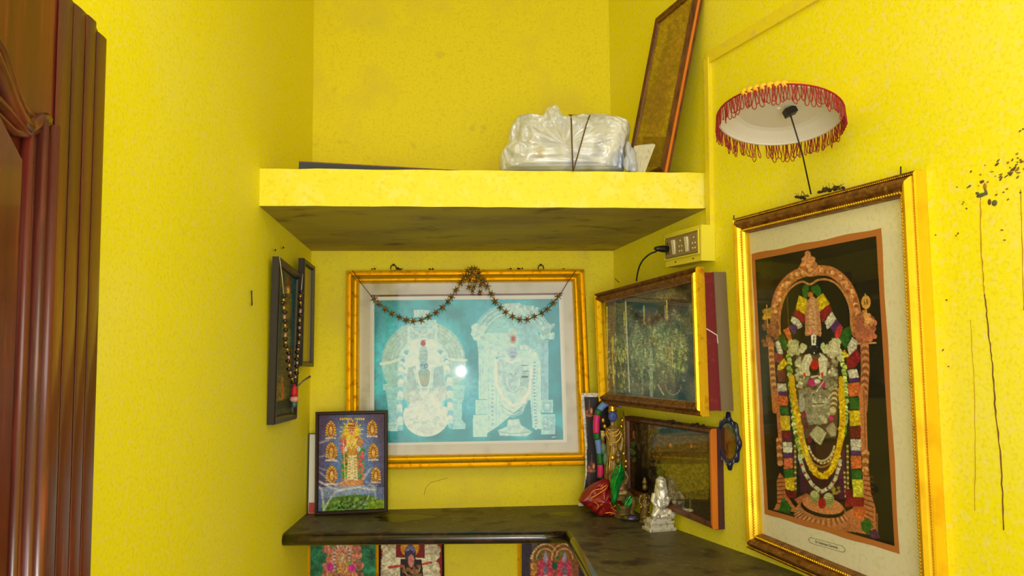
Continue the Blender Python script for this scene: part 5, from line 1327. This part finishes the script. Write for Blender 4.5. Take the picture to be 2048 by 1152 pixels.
    p.poly([(330, 960), (415, 950), (430, 1000), (520, 1050), (470, 1085), (270, 1080), (250, 1040), (320, 1010)], (200, 228, 212)); p.ell(370, 985, 46, 20, (216, 238, 224)); p.stroke([(260, 1050), (370, 1065), (510, 1050)], 7, (160, 200, 186))
    p.stroke([(670, 1092), (694, 1090)], 7, (200, 226, 226))
    p.mottle(1.8, .07); p.mottle(6, .06)
def paint_poster(p):
    p.C[:] = (70, 50, 104); p.frame(560, 780, 3.6)
    p.ell(520, 520, 190, 340, (90, 130, 206), .9, 40); p.ell(520, 360, 110, 110, (140, 160, 210), .6, 30); p.rect(270, 700, 780, 900, (96, 140, 196), .6)
    for k in range(30):
        a = 2 * math.pi * k / 30; R = 84 if k % 2 else 66; p.stroke([(515, 300), (515 + R * math.cos(a), 300 + R * math.sin(a))], 7, (236, 206, 70))
    p.ell(515, 300, 52, 56, (230, 196, 50))
    # side shrines
    for (x, y, s_) in ((366, 285, 1), (370, 440, 1.08), (372, 610, 1.1), (664, 275, .95), (672, 445, .95), (690, 610, .9)):
        p.ell(x, y, 36 * s_, 58 * s_, (196, 140, 56)); p.ell(x, y + 6, 20 * s_, 44 * s_, (150, 80, 46)); p.ell(x, y + 8, 12 * s_, 32 * s_, (226, 176, 96)); p.beads([(x - 34 * s_, y + 40), (x - 30 * s_, y - 20), (x, y - 58 * s_), (x + 30 * s_, y - 20), (x + 34 * s_, y + 40)], 6, [(236, 186, 80), (160, 90, 40)], 9); p.rect(x - 40 * s_, y + 55 * s_, x + 40 * s_, y + 68 * s_, (206, 186, 196))
    # centre figure
    p.fluff(450, 350, 590, 480, (214, 110, 90), 60, 18, .2); p.poly([(455, 350), (585, 350), (610, 640), (560, 690), (470, 690), (440, 620)], (196, 130, 80))
    p.fluff(445, 470, 480, 640, (60, 140, 70), 20, 12); p.fluff(565, 420, 605, 640, (70, 150, 110), 26, 14); p.fluff(560, 440, 600, 620, (220, 90, 110), 18, 10); p.fluff(440, 340, 480, 420, (214, 80, 90), 16, 12)
    p.poly([(490, 470), (550, 470), (560, 650), (480, 650)], (226, 210, 176)); p.beads([(500, 480), (500, 640)], 6, [(236, 220, 150), (190, 150, 60)], 10); p.beads([(540, 480), (540, 640)], 6, [(236, 220, 150), (190, 150, 60)], 10)
    p.ell(516, 390, 40, 56, (236, 196, 100)); p.ell(516, 430, 26, 40, (206, 150, 60)); p.stroke([(478, 350), (516, 420), (556, 350)], 9, (240, 220, 120))
    p.ell(516, 296, 24, 30, (226, 160, 130)); p.ell(507, 292, 4, 3, (40, 20, 20)); p.ell(525, 292, 4, 3, (40, 20, 20)); p.stroke([(509, 312), (522, 312)], 4, (150, 40, 40)); p.poly([(488, 280), (492, 240), (516, 226), (540, 240), (545, 280)], (176, 70, 40)); p.stroke([(490, 268), (542, 268)], 8, (236, 190, 70)); p.beads([(496, 244), (536, 244)], 6, [(240, 200, 90)], 10)
    p.stroke([(455, 340), (470, 660)], 6, (226, 206, 150)); p.ell(475, 425, 10, 22, (226, 222, 226)); p.ell(566, 425, 12, 22, (220, 222, 230)); p.ell(452, 335, 14, 24, (200, 150, 70))
    p.poly([(420, 660), (600, 650), (600, 690), (430, 695)], (206, 130, 90)); p.ell(510, 670, 70, 24, (214, 150, 110))
    # golden headline strokes
    rg = p.rg
    for x in range(432, 606, 15):
        if 520 < x < 532: continue
        p.stroke([(x, 212), (x + 4, 200), (x + 9, 212), (x + 4, 216)], 4, (236, 196, 60)); p.ell(x + 5, 208, 6, 5, (230, 186, 50))
    # green hill, then white glare streaks of the creased film painted on
    p.poly([(290, 880), (330, 800), (420, 760), (540, 750), (660, 760), (760, 810), (756, 890)], (70, 120, 50)); [p.fluff(x, 770 + abs(x - 560) * .22, x + 30, 880, (96, 140, 66), 12, 16, .35) for x in range(310, 740, 30)]; p.fluff(400, 770, 640, 850, (44, 84, 40), 30, 12); p.fluff(640, 800, 750, 870, (120, 150, 40), 30, 14)
    wh = (226, 220, 230)
    for pts, w_, a in (([(285, 590), (340, 640), (400, 690)], 8, .7), ([(285, 560), (360, 590), (410, 640)], 6, .6), ([(285, 660), (360, 700), (430, 720), (560, 700), (680, 720)], 14, .8), ([(300, 890), (350, 800), (400, 730), (520, 700)], 12, .7), ([(285, 480), (340, 470), (420, 520)], 9, .6), ([(290, 380), (350, 360)], 16, .5), ([(600, 640), (640, 580), (660, 560)], 16, .5), ([(560, 880), (620, 800), (640, 760)], 7, .6), ([(500, 860), (560, 820), (600, 800)], 6, .5), ([(285, 700), (300, 720), (320, 880)], 16, .6), ([(620, 660), (680, 700), (690, 780)], 12, .45), ([(400, 690), (500, 640), (570, 620)], 6, .6)):
        p.stroke(pts, w_, wh, a, 3)
    p.poly([(290, 700), (700, 680), (690, 740), (300, 780)], (200, 200, 226), .35)
    p.mottle(2.5, .18)
def paint_low_a(p):
    p.C[:] = (40, 116, 84); p.mottle(12, .3); p.frame(540, 980, 3.103)
    p.fluff(340, 350, 560, 600, (196, 120, 100), 110, 26, .2); p.ell(450, 400, 70, 80, (206, 140, 110)); p.ell(448, 430, 26, 36, (214, 170, 130)); p.arc(448, 400, 50, 64, 0, 180, 9, (200, 190, 196)); p.beads([(400, 540), (400, 370), (448, 338), (490, 370), (492, 450)], 7, [(206, 196, 206), (170, 110, 110)], 11)
    p.ell(372, 480, 22, 26, (206, 50, 160)); p.ell(508, 485, 20, 26, (216, 40, 170)); p.ell(496, 452, 14, 12, (110, 170, 40)); p.ell(450, 500, 34, 50, (206, 150, 90)); p.fluff(330, 520, 580, 700, (180, 120, 90), 90, 22, .3); p.mottle(3, .25)
def paint_low_b(p):
    p.C[:] = (150, 24, 30); p.frame(540, 980, 3.103)
    p.fluff(700, 330, 780, 560, (214, 200, 170), 90, 20, .12); p.fluff(960, 320, 1045, 560, (214, 200, 170), 90, 20, .12); p.fluff(730, 400, 830, 620, (222, 212, 186), 80, 22, .1); p.fluff(920, 400, 1000, 620, (222, 212, 186), 80, 22, .1)
    p.rect(780, 320, 960, 420, (130, 20, 30)); p.ell(868, 360, 58, 56, (226, 150, 20)); p.poly([(835, 380), (870, 318), (905, 380), (900, 440), (840, 440)], (40, 34, 60)); p.ell(870, 372, 30, 32, (110, 100, 160)); p.ell(868, 410, 26, 40, (60, 50, 90)); p.ell(857, 372, 4, 3, (230, 230, 230)); p.ell(884, 372, 4, 3, (230, 230, 230))
    p.poly([(810, 430), (940, 430), (970, 700), (800, 700)], (44, 26, 34)); p.ell(876, 440, 20, 40, (206, 130, 120)); p.arc(880, 470, 50, 70, 180, 360, 8, (190, 150, 90)); p.fluff(820, 470, 940, 600, (130, 90, 60), 40, 12, .3)
    p.stroke([(740, 480), (820, 470)], 16, (190, 70, 60)); p.stroke([(950, 460), (1000, 450)], 14, (190, 70, 60)); p.mottle(3, .2)
def paint_low_c(p):
    p.C[:] = (52, 44, 66); p.frame(540, 980, 3.103)
    p.rect(1625, 310, 1660, 700, (150, 130, 70), .5)
    p.ell(1765, 450, 150, 130, (150, 96, 44), 1, 4); p.rect(1615, 450, 1915, 700, (140, 84, 50))
    for cx in (1708, 1826):
        for k in range(4): p.arc(cx, 420, 78 - 13 * k, 84 - 14 * k, -10, 190, 7, (222, 176, 110) if k % 2 == 0 else (130, 80, 46))
    for k in range(22): a = math.radians(8 + 164 * k / 21); p.ell(1765 + 146 * math.cos(a), 440 - 118 * math.sin(a), 7, 7, (236, 200, 140))
    for k in range(7): p.rect(1680 + k * 26, 302, 1690 + k * 26, 314, (220, 190, 150))
    for cx in (1710, 1828):
        p.poly([(cx - 52, 560), (cx - 40, 450), (cx, 400), (cx + 40, 450), (cx + 52, 560)], (206, 60, 96)); p.fluff(cx - 46, 450, cx + 46, 560, (214, 70, 100), 40, 12, .25)
        p.ell(cx, 430, 15, 22, (176, 160, 190)); p.poly([(cx - 12, 415), (cx, 366), (cx + 12, 415)], (150, 150, 170)); p.ell(cx, 500, 16, 34, (140, 110, 150)); p.ell(cx - 20, 390, 12, 9, (80, 150, 60)); p.ell(cx - 44, 420, 10, 12, (50, 110, 60)); p.ell(cx, 540, 20, 14, (220, 170, 70)); p.fluff(cx - 50, 560, cx + 50, 640, (206, 196, 200), 40, 14, .1)
    p.ell(1768, 470, 18, 24, (36, 90, 60)); p.fluff(1630, 440, 1656, 620, (214, 150, 60), 16, 14); p.mottle(3, .22)
def paint_box(p):  # foil picture plus whitish glass reflections painted into its colour
    p.C[:] = (70, 66, 46); p.mottle(22, .8); p.frame(1180, 520, 3.6); rg = p.rg
    p.rect(70, 320, 110, 960, (40, 34, 16)); p.stroke([(122, 340), (126, 940)], 12, (196, 176, 60)); p.rect(134, 330, 180, 950, (112, 92, 20), .8); p.stroke([(160, 560), (172, 900)], 12, (220, 190, 60), .9)
    p.rect(180, 310, 262, 950, (116, 108, 56), .7); p.ell(480, 430, 120, 60, (70, 36, 26), .8, 8); p.ell(620, 330, 80, 70, (66, 40, 30), .8, 8); p.ell(560, 640, 110, 180, (110, 122, 80), .7, 12); p.ell(620, 880, 120, 90, (70, 50, 50), .7, 10); p.ell(400, 700, 90, 160, (90, 110, 96), .6, 12)
    p.rect(262, 300, 700, 320, (40, 34, 22), .6)
    G1 = [(206, 206, 130), (176, 200, 176), (150, 176, 90), (230, 226, 190), (70, 130, 90), (60, 56, 36), (190, 176, 60), (140, 150, 130), (96, 60, 40)]
    for k in range(90):
        p.ell(rg.uniform(290, 690), rg.gauss(660, 120), rg.uniform(14, 40), rg.uniform(18, 60), rg.choice([(120, 132, 100), (150, 164, 140), (84, 84, 50), (96, 120, 96), (176, 184, 160), (60, 44, 34)]), .35, 8)
    for k in range(900):
        x = rg.uniform(290, 700); y = rg.gauss(650, 140)
        if not 330 < y < 950: continue
        c = rg.choice(G1); p.ell(x, y, rg.uniform(2, 9), rg.uniform(3, 12), c, rg.uniform(.15, .6), 3)
    for k in range(170):
        x = rg.uniform(120, 262); y = rg.gauss(720, 110); p.ell(x, y, rg.uniform(2, 6), rg.uniform(4, 22), rg.choice([(226, 200, 80), (150, 170, 70), (236, 226, 160), (70, 60, 20)]), .7)
    for (x, y0, y1, w_, c) in ((388, 330, 460, 9, (196, 190, 120)), (552, 290, 430, 9, (214, 200, 120)), (540, 330, 420, 5, (226, 220, 170)), (398, 640, 700, 8, (214, 220, 190)), (440, 640, 980, 24, (140, 160, 150)), (375, 760, 960, 14, (120, 140, 130)), (245, 370, 470, 9, (200, 190, 70)), (262, 600, 680, 8, (206, 196, 100)), (640, 740, 800, 10, (120, 170, 90)), (575, 620, 740, 14, (150, 130, 50)), (590, 600, 740, 5, (236, 230, 180)), (220, 640, 740, 8, (120, 160, 80))):
        p.stroke([(x, y0), (x + 3, y1)], w_, c, .85)
    p.arc(600, 880, 60, 90, 190, 340, 8, (150, 150, 110), .7); p.stroke([(490, 900), (530, 970)], 9, (190, 190, 170), .8)
    p.stroke([(256, 300), (266, 560), (284, 950)], 9, (216, 220, 206)); p.stroke([(480, 268), (690, 278)], 6, (150, 150, 110), .6)
    p.mottle(1.6, .35)
def paint_lower(p):  # dark picture with the glass's room reflections painted into it
    p.C[:] = (58, 44, 20); p.mottle(16, .4); p.frame(1140, 780, 3.389)
    p.rect(360, 180, 430, 760, (96, 56, 26)); p.rect(440, 220, 530, 760, (26, 20, 18)); p.rect(530, 230, 610, 620, (96, 84, 40)); p.rect(610, 250, 930, 300, (50, 60, 56)); p.rect(540, 310, 930, 420, (104, 88, 46), .9); p.rect(540, 425, 930, 500, (80, 60, 16)); p.stroke([(560, 450), (925, 470)], 10, (130, 100, 20)); p.rect(580, 500, 940, 760, (120, 106, 24), .9); p.rect(700, 640, 760, 820, (96, 84, 40)); p.rect(660, 740, 940, 930, (44, 34, 20), .9)
    p.ell(540, 560, 46, 110, (30, 24, 16), .9, 5); p.ell(680, 375, 8, 16, (210, 130, 90)); p.ell(820, 375, 8, 18, (206, 120, 60)); p.fluff(700, 690, 760, 770, (120, 110, 80), 16, 12, .3); p.ell(800, 815, 36, 12, (200, 196, 180)); p.ell(815, 760, 8, 60, (110, 120, 80), .7)
    p.fluff(400, 360, 440, 480, (90, 120, 70), 14, 12, .3); p.stroke([(430, 280), (432, 320)], 10, (206, 110, 80)); p.mottle(3, .3)
def paint_left(p):
    p.C[:] = (60, 56, 26); p.frame(525, 490, 3.033); p.mottle(16, .5)
    p.ell(150, 340, 30, 130, (96, 84, 20), .9, 4); p.stroke([(185, 170), (192, 420), (180, 680)], 26, (14, 62, 78)); p.stroke([(130, 180), (112, 420), (100, 780)], 16, (16, 56, 70)); p.ell(156, 272, 9, 22, (226, 160, 110)); p.ell(156, 230, 14, 30, (120, 60, 20), .8); p.rect(100, 620, 200, 780, (76, 60, 16), .8); p.ell(110, 900, 34, 70, (110, 90, 40), .8, 4); p.stroke([(120, 800), (124, 960)], 12, (150, 80, 20)); p.stroke([(80, 980), (200, 940)], 50, (16, 34, 24)); p.ell(160, 960, 40, 30, (10, 26, 20)); p.ell(150, 560, 20, 60, (90, 96, 40), .8); p.mottle(3, .3)
def paint_card(p):
    p.C[:] = (206, 200, 196); p.frame(1150, 780, 3.838)
    p.poly([(68, 55), (400, 55), (400, 1100), (60, 1100), (70, 760), (92, 640), (92, 420), (84, 250)], (24, 12, 14))
    for (x, y, s_) in ((110, 165, 1), (128, 590, 1.1)):
        p.ell(x, y + 30, 30 * s_, 12 * s_, (176, 96, 60)); p.poly([(x - 24, y + 20), (x, y - 60), (x + 26, y + 20)], (130, 50, 24), .7); p.ell(x + 16, y - 6, 9, 22, (250, 130, 50)); p.ell(x + 16, y, 5, 12, (255, 226, 150)); p.ell(x - 20, y + 4, 6, 14, (220, 110, 60)); p.stroke([(x, y - 90), (x, y + 20)], 7, (120, 70, 40)); p.stroke([(x - 22, y + 40), (x - 16, y + 180)], 14, (90, 46, 26), .8)
    p.mottle(3, .2)
def paint_reflection(p):  # brown and yellow glass reflection painted into the picture's colour
    p.C[:] = (168, 134, 34); p.frame(1240, 0, 3.29)
    p.poly([(330, 100), (480, 0), (440, 250), (250, 960), (150, 980)], (150, 104, 44), .6); p.ell(220, 700, 70, 130, (128, 84, 44), .8, 20, .3); p.ell(280, 500, 50, 200, (140, 92, 50), .6, 20, .25); p.stroke([(330, 240), (260, 420), (200, 600)], 22, (110, 96, 24), .5, 8); p.rect(150, 900, 300, 1100, (110, 66, 30), .7); p.mottle(6, .12); p.mottle(2, .14)

GAIN = 1.0
nx = lambda q: q
grid_surface('print', quadfn(PICR[0], Rn), 330, 560, paint_idol, PICR[1], (.93, .98, 1.12), bg=(26, 22, 18))
grid_surface('print', quadfn(PICB[0], Bt, .0068), 420, 320, paint_teal, PICB[1], (.95, 1.10, 1.42))
grid_surface('print', quadfn(PICP[0], PICP[2], .0), 190, 260, paint_poster, PICP[1], 1.0, m_printg)
grid_surface('foil_and_reflection_print', quadfn(PICU[0], PICU[2]), 240, 280, paint_box, PICU[1], 1.7)
grid_surface('print', quadfn(PICL[0], Rn), 160, 160, paint_lower, PICL[1], 1.2)
grid_surface('print', quadfn(PIC1[0], PIC1[2]), 50, 250, paint_left, PIC1[1], 1.6, m_prints)
grid_surface('reflection_print', quadfn(PICF[0], PICF[2]), 120, 240, paint_reflection, PICF[1], 1.0, m_printg)
grid_surface('card_print', PICC[0], 50, 160, paint_card, PICC[1], 1.0)
for (q, e, slug) in LOW:
    grid_surface('print', quadfn(q, Bn), 150, 180, {'a': paint_low_a, 'b': paint_low_b, 'c': paint_low_c}[slug], e, 1.0)
